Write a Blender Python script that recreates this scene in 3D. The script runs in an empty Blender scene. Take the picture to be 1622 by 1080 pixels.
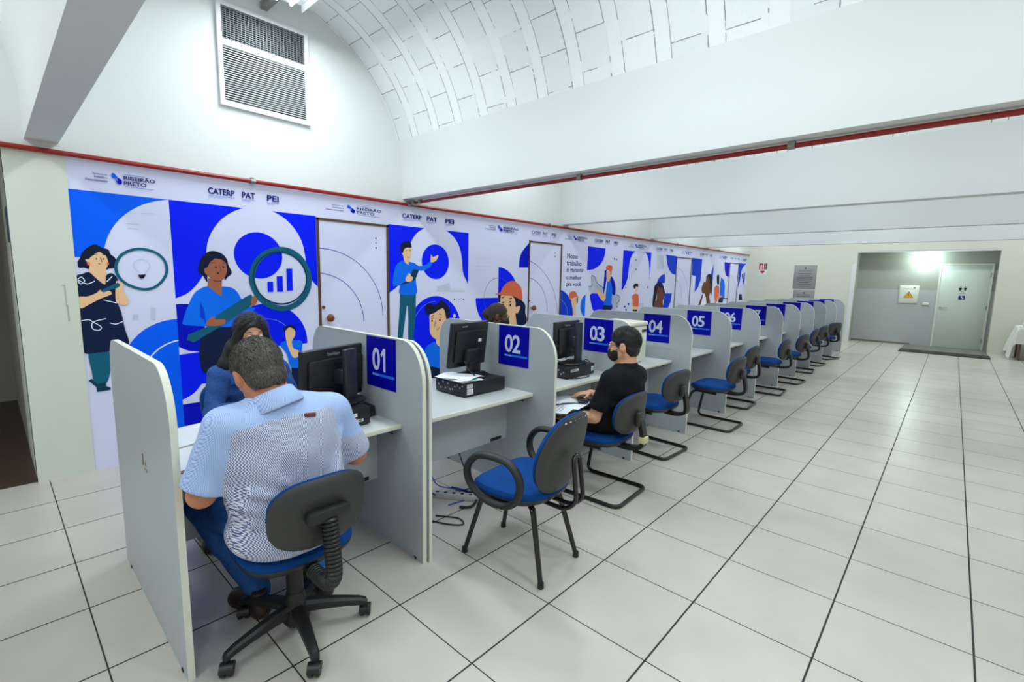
import bpy, bmesh, math, random
import numpy as np
from mathutils import Vector, Matrix
from mathutils.geometry import tessellate_polygon

random.seed(7)
rng = np.random.default_rng(7)
SC = bpy.context.scene
COL = SC.collection
PI = math.pi

# ------------------------------------------------------------------ camera
F_PX, YAW, PITCH, ROLL = 759.587, math.radians(42.375), math.radians(7.5202), math.radians(1.2074)
CAM = np.array([-1.70059, -1.77758, 1.54579])


def cam_axes():
    cy, sy, cp, sp = math.cos(YAW), math.sin(YAW), math.cos(PITCH), math.sin(PITCH)
    f = np.array([cy * cp, sy * cp, -sp]); r = np.array([sy, -cy, 0.0]); u = np.cross(r, f)
    c, s = math.cos(ROLL), math.sin(ROLL)
    return c * r + s * u, -s * r + c * u, f


RT, UP, FW = cam_axes()
cam_data = bpy.data.cameras.new('camera')
cam_data.sensor_width = 36.0
cam_data.lens = F_PX / 1622.0 * 36.0
cam_data.clip_start = 0.05
cam = bpy.data.objects.new('camera', cam_data)
COL.objects.link(cam)
cam.matrix_world = Matrix(((RT[0], UP[0], -FW[0], CAM[0]), (RT[1], UP[1], -FW[1], CAM[1]), (RT[2], UP[2], -FW[2], CAM[2]), (0, 0, 0, 1)))
SC.camera = cam

# ------------------------------------------------------------------ world, exposure
SC.view_settings.view_transform = 'Standard'
SC.view_settings.look = 'None'
SC.view_settings.exposure = -0.06
SC.view_settings.gamma = 1.0
SC.view_settings.use_curve_mapping = False
SC.cycles.max_bounces = 8
SC.cycles.diffuse_bounces = 5
SC.cycles.use_denoising = True
W = bpy.data.worlds.new('daylight')
SC.world = W
W.use_nodes = True
bg = W.node_tree.nodes['Background']
bg.inputs['Color'].default_value = (0.97, 0.99, 1.0, 1)
bg.inputs['Strength'].default_value = 0.56
LAMP_POWER = 36.0          # each two-tube ceiling fixture
BEAM_X = [-4.495, -1.445, 1.605, 4.655, 7.705, 10.755, 14.21]
BEAM_T = 0.17
# (the ceiling fixtures carry their own lights, see ceiling_light below)


def ray_at(px, py):
    return RT * ((px - 811.0) / F_PX) + UP * (-(py - 540.0) / F_PX) + FW


WALL_Y = 2.975


def on_wall(px, py):
    d = ray_at(px, py); t = (WALL_Y - CAM[1]) / d[1]
    p = CAM + d * t
    return float(p[0]), float(p[2])


def on_x(px, py, X):
    d = ray_at(px, py); t = (X - CAM[0]) / d[0]
    p = CAM + d * t
    return float(p[1]), float(p[2])


# ------------------------------------------------------------------ materials
def lin(c):
    return tuple(((v / 255.0) / 12.92 if v / 255.0 <= 0.04045 else ((v / 255.0 + 0.055) / 1.055) ** 2.4) for v in c)


class NT:
    def __init__(s, name):
        s.m = bpy.data.materials.new(name); s.m.use_nodes = True
        s.t = s.m.node_tree; s.b = s.t.nodes['Principled BSDF']

    def n(s, typ, **kw):
        o = s.t.nodes.new(typ)
        for k, v in kw.items():
            if k in o.inputs.keys() if isinstance(k, str) else False:
                pass
            setattr(o, k, v)
        return o

    def l(s, a, b):
        s.t.links.new(a, b)

    def math(s, op, a, b=None, c=None):
        o = s.t.nodes.new('ShaderNodeMath'); o.operation = op
        for i, v in enumerate((a, b, c)):
            if v is None: continue
            if isinstance(v, (int, float)): o.inputs[i].default_value = v
            else: s.l(v, o.inputs[i])
        return o.outputs[0]

    def mix(s, f, a, b):
        o = s.t.nodes.new('ShaderNodeMix'); o.data_type = 'RGBA'
        for sock, v in ((o.inputs[0], f), (o.inputs[6], a), (o.inputs[7], b)):
            if isinstance(v, (int, float)): sock.default_value = v
            elif isinstance(v, tuple): sock.default_value = (*v[:3], 1)
            else: s.l(v, sock)
        return o.outputs[2]

    def noise(s, scale, detail=3, rough=0.5, vec=None):
        o = s.t.nodes.new('ShaderNodeTexNoise'); o.inputs['Scale'].default_value = scale
        o.inputs['Detail'].default_value = detail; o.inputs['Roughness'].default_value = rough
        if vec is not None: s.l(vec, o.inputs['Vector'])
        return o.outputs['Fac']

    def bump(s, h, strength=0.2, dist=0.01):
        o = s.t.nodes.new('ShaderNodeBump'); o.inputs['Strength'].default_value = strength; o.inputs['Distance'].default_value = dist
        s.l(h, o.inputs['Height']); s.l(o.outputs[0], s.b.inputs['Normal'])

    def pos(s):
        return s.t.nodes.new('ShaderNodeNewGeometry').outputs['Position']

    def objco(s):
        return s.t.nodes.new('ShaderNodeTexCoord').outputs['Object']

    def sep(s, v):
        o = s.t.nodes.new('ShaderNodeSeparateXYZ'); s.l(v, o.inputs[0]); return o.outputs


def mat(name, rgb, rough=0.5, metal=0.0, var=0.0, vscale=8.0, bump=0.0, bscale=200.0, emit=0.0, spec=0.5, coat=0.0):
    t = NT(name); c = lin(rgb)
    b = t.b
    b.inputs['Base Color'].default_value = (*c, 1)
    b.inputs['Roughness'].default_value = rough
    b.inputs['Metallic'].default_value = metal
    b.inputs['Specular IOR Level'].default_value = spec
    if coat: b.inputs['Coat Weight'].default_value = coat
    if var:
        f = t.noise(vscale, 4)
        k = t.mix(f, tuple(v * (1 - var) for v in c), tuple(min(1, v * (1 + var)) for v in c))
        t.l(k, b.inputs['Base Color'])
    if bump:
        t.bump(t.noise(bscale, 2), bump, 0.004)
    if emit:
        b.inputs['Emission Color'].default_value = (*c, 1)
        b.inputs['Emission Strength'].default_value = emit
    return t.m


M = {}
M['plaster'] = mat('white_plaster', (222, 226, 224), 0.75, var=0.03, vscale=2.0, bump=0.05, bscale=40)
M['plaster_cream'] = mat('cream_plaster', (217, 218, 203), 0.7, var=0.03, vscale=2.0, bump=0.05, bscale=40)
M['plaster_warm'] = mat('pale_green_paint', (212, 217, 203), 0.65, var=0.03, vscale=2.5)
M['alcove'] = mat('grey_alcove_paint', (160, 162, 152), 0.6, var=0.04, vscale=2)
M['alcove_low'] = mat('grey_dado_paint', (176, 179, 178), 0.45, var=0.03, vscale=2)
M['dark_tile'] = mat('brown_floor_tile', (72, 56, 44), 0.4, var=0.25, vscale=6)
M['granite'] = mat('grey_granite', (120, 118, 112), 0.4, var=0.25, vscale=60)
M['mat_black'] = mat('black_rubber_mat', (52, 50, 46), 0.9, var=0.2, vscale=200, bump=0.4, bscale=300)
M['lam'] = mat('grey_laminate', (176, 184, 187), 0.42, var=0.03, vscale=3)
M['edge'] = mat('cream_edge_band', (222, 224, 206), 0.45, var=0.05, vscale=12)
M['scuff'] = mat('brown_chipped_laminate', (118, 92, 58), 0.8)
M['top'] = mat('pale_worktop_laminate', (194, 200, 200), 0.35, var=0.03, vscale=3)
M['blue_fab'] = mat('blue_woven_fabric', (4, 64, 132), 0.9, var=0.18, vscale=140, bump=0.35, bscale=600, spec=0.2)
M['blk'] = mat('black_plastic', (26, 26, 27), 0.42, var=0.1, vscale=30, bump=0.06, bscale=300)
M['shell'] = mat('charcoal_plastic_shell', (52, 52, 51), 0.45, var=0.08, vscale=20, bump=0.12, bscale=350)
M['tube'] = mat('black_enamelled_steel', (14, 14, 15), 0.28, 0.0, spec=0.6)
M['pu'] = mat('black_armrest_rubber', (28, 28, 29), 0.5, bump=0.08, bscale=200)
M['screen'] = mat('black_screen_glass', (10, 11, 14), 0.15)
M['mon'] = mat('black_monitor_plastic', (24, 25, 28), 0.4, bump=0.05, bscale=400)
M['monb'] = mat('dark_blue_grey_plastic', (40, 44, 54), 0.35)
M['silver'] = mat('silver_print', (170, 174, 180), 0.35, 0.4)
M['label'] = mat('white_sticker', (226, 228, 232), 0.6)
M['paper'] = mat('white_paper', (232, 236, 244), 0.8)
M['ink'] = mat('grey_ink', (110, 112, 120), 0.8)
M['pink'] = mat('pink_marker', (240, 120, 150), 0.8)
M['teal'] = mat('turquoise_marker', (70, 190, 170), 0.8)
M['yellow'] = mat('yellow_note', (236, 230, 40), 0.8)
M['card'] = mat('brown_cardboard', (166, 128, 84), 0.85, var=0.1, vscale=20)
M['red_pipe'] = mat('red_enamel', (150, 30, 20), 0.34, var=0.12, vscale=10)
M['zinc'] = mat('galvanised_steel', (150, 152, 148), 0.4, 0.8, var=0.15, vscale=30)
M['alu'] = mat('white_enamel', (226, 229, 230), 0.35)
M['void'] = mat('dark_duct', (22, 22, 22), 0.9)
M['brown'] = mat('brown_wood_frame', (86, 58, 30), 0.5, var=0.25, vscale=25)
M['brass'] = mat('bronze_knob', (150, 92, 50), 0.3, 0.7)
M['cloth'] = mat('white_tablecloth', (226, 228, 220), 0.9, bump=0.1, bscale=300)
M['wood'] = mat('table_wood', (110, 84, 60), 0.5, var=0.2, vscale=12)
M['lamp_on'] = mat('lit_tube', (250, 253, 255), 0.5, emit=6.0)
M['lamp_alcove'] = mat('lit_globe', (226, 255, 252), 0.5, emit=14.0)
M['door_grey'] = mat('pale_grey_door', (196, 204, 196), 0.45, var=0.02, vscale=3)
M['plaque'] = mat('brushed_plaque_metal', (158, 160, 158), 0.4, 0.55, var=0.06, vscale=30)
M['sign_red'] = mat('sign_red', (196, 24, 22), 0.5)
M['sign_green'] = mat('sign_green', (40, 120, 80), 0.5)
M['sign_yellow'] = mat('warning_yellow', (232, 166, 20), 0.5)
M['ivory'] = mat('ivory_plastic', (222, 222, 206), 0.4)
M['black'] = mat('black_paint', (12, 12, 14), 0.6)
M['navy'] = mat('navy_print', (18, 28, 90), 0.7)
M['cable'] = mat('black_cable', (16, 16, 18), 0.5)
M['cable_b'] = mat('blue_cable', (30, 60, 190), 0.5)
M['strip'] = mat('grey_power_strip', (178, 182, 180), 0.45)
# printed vinyl
for k, c in dict(W=(218, 221, 247), B0=(0, 98, 255), B1=(0, 30, 252), B2=(0, 14, 196), B3=(6, 60, 210), LB=(10, 112, 246), LN=(120, 140, 225), LNd=(60, 84, 170),
                 LNw=(226, 236, 255), SK=(240, 196, 150), SKd=(170, 102, 76), SKb=(112, 66, 48), SKo=(212, 150, 110), HR=(20, 30, 54), NV=(16, 32, 66), TL=(22, 96, 122), TLd=(14, 62, 84),
                 GR=(196, 204, 222), GRl=(186, 196, 216), OR=(226, 110, 78), ORd=(206, 90, 60), BK=(14, 18, 40), RD=(238, 110, 90), TX=(24, 34, 120), WH=(236, 240, 252)).items():
    M['v' + k] = mat('vinyl_' + {'W': 'lavender', 'B0': 'bright_blue', 'B1': 'royal_blue', 'B2': 'deep_blue', 'B3': 'mid_blue', 'LB': 'azure', 'LN': 'pale_line', 'LNd': 'blue_line', 'LNw': 'white_line',
                                'SK': 'peach', 'SKd': 'tan', 'SKb': 'dark_brown', 'SKo': 'rosy_tan', 'HR': 'ink_blue', 'NV': 'navy', 'TL': 'teal', 'TLd': 'dark_teal', 'GR': 'pale_grey', 'GRl': 'soft_grey',
                                'OR': 'orange', 'ORd': 'rust', 'BK': 'near_black', 'RD': 'coral', 'TX': 'indigo', 'WH': 'white'}[k], c, 0.6, spec=0.12)
M['sgn'] = mat('sign_blue', (2, 2, 160), 0.5, spec=0.15)
M['sgn_l'] = mat('sign_pale_print', (206, 214, 240), 0.5)
M['sgn_b'] = mat('sign_azure_print', (24, 110, 236), 0.5)


def floor_mat():
    t = NT('ceramic_floor_tile'); p = t.sep(t.pos())
    masks = []
    for ax, wd in ((0, 0.0055), (1, 0.0078)):
        u = t.math('DIVIDE', p[ax], 0.5)
        f = t.math('FRACT', u)
        d = t.math('MINIMUM', f, t.math('SUBTRACT', 1.0, f))
        masks.append(t.math('LESS_THAN', d, wd))
    grout = t.math('MAXIMUM', masks[0], masks[1])
    comb = t.t.nodes.new('ShaderNodeCombineXYZ')
    for i in (0, 1):
        t.l(t.math('FLOOR', t.math('DIVIDE', p[i], 0.5)), comb.inputs[i])
    wn = t.t.nodes.new('ShaderNodeTexWhiteNoise'); wn.noise_dimensions = '3D'; t.l(comb.outputs[0], wn.inputs['Vector'])
    n1 = t.noise(2.6, 3, 0.5, t.pos()); n2 = t.noise(9.0, 5, 0.6, t.pos()); n3 = t.noise(3.5, 4, 0.5, t.pos())
    a = t.mix(n1, lin((173, 168, 157)), lin((203, 197, 186)))
    b_ = t.mix(t.math('MULTIPLY', n3, 0.35), a, lin((212, 209, 201)))
    c = t.mix(t.math('MULTIPLY', wn.outputs['Value'], 0.22), b_, lin((168, 164, 156)))
    gcol = t.mix(t.noise(9.0, 3, 0.6, t.pos()), lin((16, 16, 15)), lin((52, 50, 46)))
    t.l(t.mix(grout, c, gcol), t.b.inputs['Base Color'])
    r = t.math('ADD', t.math('MULTIPLY', n2, 0.05), 0.27)
    t.l(t.math('MAXIMUM', r, t.math('MULTIPLY', grout, 0.8)), t.b.inputs['Roughness'])
    h = t.math('SUBTRACT', 0.0, grout)
    t.bump(h, 0.25, 0.003)
    return t.m


def vault_mat():
    # u = along the vault axis (world Y), v = arc length stored in UV.y
    t = NT('painted_clay_block_vault')
    uv = t.t.nodes.new('ShaderNodeUVMap').outputs[0]
    s = t.sep(uv)
    per = 0.352
    u = t.math('DIVIDE', s[0], per)
    fu = t.math('FRACT', u)                       # 0..0.70 block, 0.70..1 rib
    row = t.math('FLOOR', u)
    wob = t.math('MULTIPLY', t.math('SUBTRACT', t.noise(26.0, 3, 0.6, uv), 0.5), 0.018)
    thk = t.math('MULTIPLY', t.noise(7.0, 3, 0.7, uv), 0.02)
    e1 = t.math('LESS_THAN', t.math('ABSOLUTE', t.math('ADD', t.math('SUBTRACT', fu, 0.02), wob)), thk)
    e2 = t.math('LESS_THAN', t.math('ABSOLUTE', t.math('ADD', t.math('SUBTRACT', fu, 0.71), wob)), t.math('MULTIPLY', thk, 0.7))
    inblk = t.math('LESS_THAN', fu, 0.70)
    wn = t.t.nodes.new('ShaderNodeTexWhiteNoise'); wn.noise_dimensions = '1D'; t.l(row, wn.inputs['W'])
    v = t.math('ADD', t.math('DIVIDE', s[1], 0.262), wn.outputs['Value'])
    fv = t.math('FRACT', v)
    e3 = t.math('MULTIPLY', inblk, t.math('LESS_THAN', t.math('ABSOLUTE', t.math('ADD', t.math('SUBTRACT', fv, 0.5), t.math('MULTIPLY', wob, 1.2))), t.math('MULTIPLY', thk, 1.15)))
    line = t.math('MAXIMUM', t.math('MAXIMUM', e1, e2), e3)
    brk = t.math('GREATER_THAN', t.noise(3.2, 3, 0.6, uv), 0.45)
    brk2 = t.math('GREATER_THAN', t.noise(9.0, 4, 0.7, uv), 0.39)
    gap = t.math('MULTIPLY', line, t.math('MULTIPLY', brk, brk2))
    wn2 = t.t.nodes.new('ShaderNodeTexWhiteNoise'); wn2.noise_dimensions = '2D'
    cb = t.t.nodes.new('ShaderNodeCombineXYZ'); t.l(row, cb.inputs[0]); t.l(t.math('FLOOR', t.math('ADD', v, 0.5)), cb.inputs[1]); t.l(cb.outputs[0], wn2.inputs['Vector'])
    base = t.mix(t.math('MULTIPLY', wn2.outputs['Value'], inblk), lin((236, 240, 240)), lin((226, 231, 232)))
    base = t.mix(t.math('MULTIPLY', t.math('GREATER_THAN', t.noise(70, 3, 0.6, uv), 0.66), 0.25), base, lin((190, 192, 190)))
    t.l(t.mix(t.math('MULTIPLY', gap, 0.72), base, lin((70, 74, 76))), t.b.inputs['Base Color'])
    t.b.inputs['Roughness'].default_value = 0.75
    h = t.math('SUBTRACT', t.math('ADD', t.math('MULTIPLY', t.noise(45, 4, 0.65, uv), 0.3), t.math('MULTIPLY', t.noise(9, 3, 0.6, uv), 0.5)), line)
    h = t.math('ADD', h, t.math('MULTIPLY', inblk, 0.35))
    t.bump(h, 0.6, 0.009)
    return t.m


M['floor'] = floor_mat()
M['vault'] = vault_mat()


def shirt_mat(name, c1, c2, pitch, zig, zper, thr=0.5, fade=0.0):
    t = NT(name); p = t.sep(t.objco())
    z = t.math('DIVIDE', p[2], zper); f = t.math('FRACT', z)
    tri = t.math('ABSOLUTE', t.math('SUBTRACT', f, 0.5))
    lat = t.math('ADD', p[0], t.math('MULTIPLY', p[1], 0.35))
    u = t.math('DIVIDE', t.math('ADD', lat, t.math('MULTIPLY', tri, zig)), pitch)
    st = t.math('GREATER_THAN', t.math('FRACT', u), thr)
    k = t.mix(st, lin(c1), lin(c2))
    t.l(k, t.b.inputs['Base Color']); t.b.inputs['Roughness'].default_value = 0.85; t.b.inputs['Specular IOR Level'].default_value = 0.2
    t.bump(t.noise(22, 4, 0.6, t.objco()), 0.25, 0.02)
    return t.m


def cloth_mat(name, rgb, var=0.12, vs=60, b=0.3, bs=14, rough=0.9):
    t = NT(name); c = lin(rgb)
    k = t.mix(t.noise(vs, 3, 0.6, t.objco()), tuple(v * (1 - var) for v in c), tuple(min(1, v * (1 + var)) for v in c))
    t.l(k, t.b.inputs['Base Color']); t.b.inputs['Roughness'].default_value = rough; t.b.inputs['Specular IOR Level'].default_value = 0.2
    t.bump(t.noise(bs, 4, 0.6, t.objco()), b, 0.03)
    return t.m


def skin_mat(name, rgb):
    t = NT(name); c = lin(rgb)
    k = t.mix(t.noise(30, 4, 0.6, t.objco()), tuple(v * 0.88 for v in c), tuple(min(1, v * 1.1) for v in c))
    t.l(k, t.b.inputs['Base Color']); t.b.inputs['Roughness'].default_value = 0.56
    t.b.inputs['Subsurface Weight'].default_value = 0.08
    t.b.inputs['Subsurface Radius'].default_value = (0.012, 0.005, 0.003)
    t.bump(t.noise(220, 2, 0.5, t.objco()), 0.08, 0.003)
    return t.m


M['stripe'] = shirt_mat('white_navy_zigzag_cotton', (222, 228, 242), (84, 98, 148), 0.0062, 0.009, 0.0125, 0.55)
M['stripe_f'] = shirt_mat('pale_blue_fine_zigzag_cotton', (186, 207, 242), (138, 166, 220), 0.0045, 0.006, 0.008, 0.55)
M['denim'] = cloth_mat('blue_denim', (50, 86, 150), 0.45, 90, 0.4, 12)
M['jean'] = cloth_mat('blue_jean', (44, 92, 156), 0.4, 40, 0.4, 12)
M['polo'] = cloth_mat('black_cotton', (20, 21, 25), 0.2, 60, 0.5, 9)
M['blackj'] = cloth_mat('black_trouser_cloth', (18, 19, 24), 0.2, 60, 0.4, 12)
M['redtop'] = cloth_mat('dark_red_cotton', (150, 22, 30), 0.15, 60, 0.3, 14)
M['blouse'] = cloth_mat('white_blouse_cotton', (200, 200, 205), 0.1, 60, 0.3, 14)
M['skin_a'] = skin_mat('tanned_skin', (196, 128, 92))
M['skin_b'] = skin_mat('light_skin', (214, 160, 126))
M['skin_c'] = skin_mat('light_brown_skin', (206, 150, 118))
M['skin_d'] = skin_mat('dark_skin', (92, 58, 42))
M['hair_g'] = mat('dark_grey_hair', (56, 53, 48), 0.55, var=0.45, vscale=60, bump=0.6, bscale=180)
M['strand_g'] = mat('grey_hair_strand', (92, 87, 78), 0.5, var=0.7, vscale=90)
M['strand_b'] = mat('black_hair_strand', (22, 19, 18), 0.45, var=0.5, vscale=90)
M['hair_b'] = mat('black_hair', (14, 12, 12), 0.4, var=0.3, vscale=60, bump=0.4, bscale=160)
M['hair_r'] = mat('dark_brown_braids', (46, 32, 24), 0.6, var=0.5, vscale=70, bump=0.8, bscale=120)
M['mask'] = mat('black_mask_cloth', (16, 16, 18), 0.85)
M['eye_w'] = mat('eye_white', (230, 228, 222), 0.3)
M['eye_d'] = mat('eye_iris', (30, 20, 14), 0.2)
M['lip'] = mat('lip', (168, 88, 78), 0.5)
M['leather'] = mat('dark_brown_leather', (48, 32, 22), 0.4, var=0.3, vscale=30)
M['specs'] = mat('spectacle_frame', (20, 20, 22), 0.3)
# ------------------------------------------------------------------ mesh builder
class MB:
    def __init__(s):
        s.v = []; s.f = []; s.m = []; s.uv = {}

    def add(s, verts, faces, mi=0):
        o = len(s.v); s.v += [tuple(map(float, q)) for q in verts]
        s.f += [tuple(i + o for i in f) for f in faces]; s.m += [mi] * len(faces)
        return o

    def box(s, x0, x1, y0, y1, z0, z1, mi=0, b=0.0, xf=None):
        if b <= 0:
            vs = [(x, y, z) for z in (z0, z1) for y in (y0, y1) for x in (x0, x1)]
            fs = [(0, 2, 3, 1), (4, 5, 7, 6), (0, 1, 5, 4), (2, 6, 7, 3), (0, 4, 6, 2), (1, 3, 7, 5)]
        else:
            bm = bmesh.new(); bmesh.ops.create_cube(bm, size=1.0)
            for v in bm.verts:
                v.co = Vector(((x0 + x1) / 2 + v.co.x * (x1 - x0), (y0 + y1) / 2 + v.co.y * (y1 - y0), (z0 + z1) / 2 + v.co.z * (z1 - z0)))
            bmesh.ops.bevel(bm, geom=bm.edges[:], offset=b, segments=2, affect='EDGES', profile=0.5)
            vs = [tuple(v.co) for v in bm.verts]; bm.verts.index_update(); fs = [tuple(v.index for v in f.verts) for f in bm.faces]; bm.free()
        if xf is not None: vs = [tuple(xf @ Vector(q)) for q in vs]
        s.add(vs, fs, mi)

    def tube(s, pts, r, n=10, mi=0, closed=False, cap=True, sx=1.0):
        P = [Vector(p) for p in pts]; N = len(P)
        rs = r if isinstance(r, (list, tuple)) else [r] * N
        rings = []; up = None
        for i in range(N):
            if closed: t = P[(i + 1) % N] - P[i - 1]
            else: t = P[min(i + 1, N - 1)] - P[max(i - 1, 0)]
            t.normalize()
            if up is None:
                up = Vector((0, 0, 1)) if abs(t.z) < 0.9 else Vector((1, 0, 0))
            a = up - t * up.dot(t)
            if a.length < 1e-5: a = Vector((1, 0, 0)) - t * t.x
            a.normalize(); b = t.cross(a); up = a
            rings.append([P[i] + a * (rs[i] * math.cos(2 * PI * k / n)) + b * (rs[i] * sx * math.sin(2 * PI * k / n)) for k in range(n)])
        vs = [q for rg in rings for q in rg]; fs = []
        for i in range(N if closed else N - 1):
            j = (i + 1) % N
            for k in range(n):
                fs.append((i * n + k, i * n + (k + 1) % n, j * n + (k + 1) % n, j * n + k))
        if cap and not closed:
            fs.append(tuple(reversed(range(n)))); fs.append(tuple((N - 1) * n + k for k in range(n)))
        s.add(vs, fs, mi)

    def lathe(s, prof, c=(0, 0, 0), n=24, mi=0, xf=None):
        vs = []; fs = []
        for (r, z) in prof:
            for k in range(n):
                a = 2 * PI * k / n; vs.append((c[0] + r * math.cos(a), c[1] + r * math.sin(a), c[2] + z))
        for i in range(len(prof) - 1):
            for k in range(n):
                fs.append((i * n + k, i * n + (k + 1) % n, (i + 1) * n + (k + 1) % n, (i + 1) * n + k))
        fs.append(tuple(reversed(range(n)))); fs.append(tuple((len(prof) - 1) * n + k for k in range(n)))
        if xf is not None: vs = [tuple(xf @ Vector(q)) for q in vs]
        s.add(vs, fs, mi)

    def ball(s, c, r, n=10, mi=0, sc=(1, 1, 1)):
        prof = []
        vs = []; fs = []
        for i in range(1, n):
            a = PI * i / n
            for k in range(2 * n):
                b = PI * k / n
                vs.append((c[0] + r * sc[0] * math.sin(a) * math.cos(b), c[1] + r * sc[1] * math.sin(a) * math.sin(b), c[2] - r * sc[2] * math.cos(a)))
        m = 2 * n
        for i in range(n - 2):
            for k in range(m): fs.append((i * m + k, i * m + (k + 1) % m, (i + 1) * m + (k + 1) % m, (i + 1) * m + k))
        vs.append((c[0], c[1], c[2] - r * sc[2])); vs.append((c[0], c[1], c[2] + r * sc[2]))
        L = len(vs)
        for k in range(m):
            fs.append((L - 2, (k + 1) % m, k)); fs.append((L - 1, (n - 2) * m + k, (n - 2) * m + (k + 1) % m))
        s.add(vs, fs, mi)

    def prism(s, poly, fn, t0, t1, mi=0, mi_side=None):
        """poly: 2-D outline (convex or not), fn(u, v, t) -> xyz, extruded from t0 to t1."""
        n = len(poly)
        vs = [fn(u, v, t0) for u, v in poly] + [fn(u, v, t1) for u, v in poly]
        tr = tessellate_polygon([[Vector((u, v, 0)) for u, v in poly]])
        s.add(vs, [tuple(t) for t in tr] + [tuple(n + i for i in reversed(t)) for t in tr], mi)
        o = len(s.v) - 2 * n
        ms = mi if mi_side is None else mi_side
        for i in range(n):
            j = (i + 1) % n; s.f.append((o + i, o + j, o + n + j, o + n + i)); s.m.append(ms)

    def build(s, name, mats, parent=None, smooth=35, loc=None, recalc=True):
        me = bpy.data.meshes.new(name)
        me.from_pydata(s.v, [], s.f)
        mats = mats if isinstance(mats, (list, tuple)) else [mats]
        for q in mats: me.materials.append(q)
        if len(mats) > 1: me.polygons.foreach_set('material_index', s.m)
        if recalc:
            bm = bmesh.new(); bm.from_mesh(me); bmesh.ops.recalc_face_normals(bm, faces=bm.faces[:]); bm.to_mesh(me); bm.free()
        if smooth:
            me.polygons.foreach_set('use_smooth', [True] * len(me.polygons))
            me.set_sharp_from_angle(angle=math.radians(smooth))
        me.update()
        o = bpy.data.objects.new(name, me); COL.objects.link(o)
        if parent is not None: o.parent = parent
        if loc is not None: o.location = loc
        return o


def thing(name, label, cat, loc=(0, 0, 0), rz=0.0, group=None):
    o = bpy.data.objects.new(name, None); COL.objects.link(o)
    o.empty_display_size = 0.1
    o.location = loc; o.rotation_euler = (0, 0, rz); o['label'] = label; o['category'] = cat
    if group: o['group'] = group
    return o


def tag(o, label, cat, group=None):
    o['label'] = label; o['category'] = cat
    if group: o['group'] = group
    return o


def struct(name, mb, m, label, cat, parent=None, smooth=35):
    o = mb.build(name, m, parent, smooth)
    o['kind'] = 'structure'
    if parent is None: o['label'] = label; o['category'] = cat
    return o


def dup(root, loc, rz, label, group=None):
    r = root.copy(); COL.objects.link(r); r.location = loc; r.rotation_euler = (0, 0, rz); r['label'] = label
    if group: r['group'] = group
    for ch in list(root.children):
        c = ch.copy(); COL.objects.link(c); c.parent = r
        for g in list(ch.children):
            d = g.copy(); COL.objects.link(d); d.parent = c
    return r


def arc(cx, cy, r, a0, a1, n=10, ry=None):
    ry = r if ry is None else ry
    return [(cx + r * math.cos(math.radians(a0 + (a1 - a0) * i / n)), cy + ry * math.sin(math.radians(a0 + (a1 - a0) * i / n))) for i in range(n + 1)]


def fillet(pts, r, n=5):
    """round the inner corners of a 3-D polyline"""
    P = [Vector(p) for p in pts]; out = [P[0]]
    for i in range(1, len(P) - 1):
        a, b, c = P[i - 1], P[i], P[i + 1]
        d1 = (a - b); d2 = (c - b); L = min(r, d1.length * 0.49, d2.length * 0.49)
        p1 = b + d1.normalized() * L; p2 = b + d2.normalized() * L
        for k in range(n + 1):
            t = k / n; out.append(p1 * (1 - t) ** 2 + b * 2 * t * (1 - t) + p2 * t * t)
    out.append(P[-1])
    return out


def spline(pts, n=8, closed=True):
    P = [np.array(p, float) for p in pts]; N = len(P); out = []
    for i in range(N if closed else N - 1):
        if closed: p0, p1, p2, p3 = P[i - 1], P[i], P[(i + 1) % N], P[(i + 2) % N]
        else: p0, p1, p2, p3 = P[max(i - 1, 0)], P[i], P[i + 1], P[min(i + 2, N - 1)]
        for k in range(n):
            t = k / n
            out.append(tuple(0.5 * ((2 * p1) + (-p0 + p2) * t + (2 * p0 - 5 * p1 + 4 * p2 - p3) * t * t + (-p0 + 3 * p1 - 3 * p2 + p3) * t ** 3)))
    if not closed: out.append(tuple(P[-1]))
    return out


def text_polys(s, bold=0.0):
    """flat lettering as (verts2d, faces), built-in font"""
    cu = bpy.data.curves.new('lettering', 'FONT'); cu.body = s; cu.size = 1.0; cu.offset = bold; cu.resolution_u = 3
    o = bpy.data.objects.new('lettering', cu); COL.objects.link(o)
    dg = bpy.context.evaluated_depsgraph_get(); dg.update()
    me = o.evaluated_get(dg).to_mesh()
    vs = [(v.co.x, v.co.y) for v in me.vertices]; fs = [tuple(p.vertices) for p in me.polygons]
    o.evaluated_get(dg).to_mesh_clear()
    bpy.data.objects.remove(o); bpy.data.curves.remove(cu)
    return vs, fs


def fit_text(s, x0, x1, z0, z1, bold=0.0):
    vs, fs = text_polys(s, bold)
    if not vs: return [], []
    a = np.array(vs); lo, hi = a.min(0), a.max(0)
    q = (a - lo) / np.maximum(hi - lo, 1e-6)
    return [(x0 + u * (x1 - x0), z0 + v * (z1 - z0)) for u, v in q], fs


# ------------------------------------------------------------------ setting
FARX = 14.2
mb = MB(); mb.add([(-6, -7.5, 0), (16, -7.5, 0), (16, WALL_Y + 0.15, 0), (-6, WALL_Y + 0.15, 0)], [(0, 1, 2, 3)])
struct('floor', mb, M['floor'], 'pale grey ceramic tile floor with dark joints', 'floor')

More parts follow.
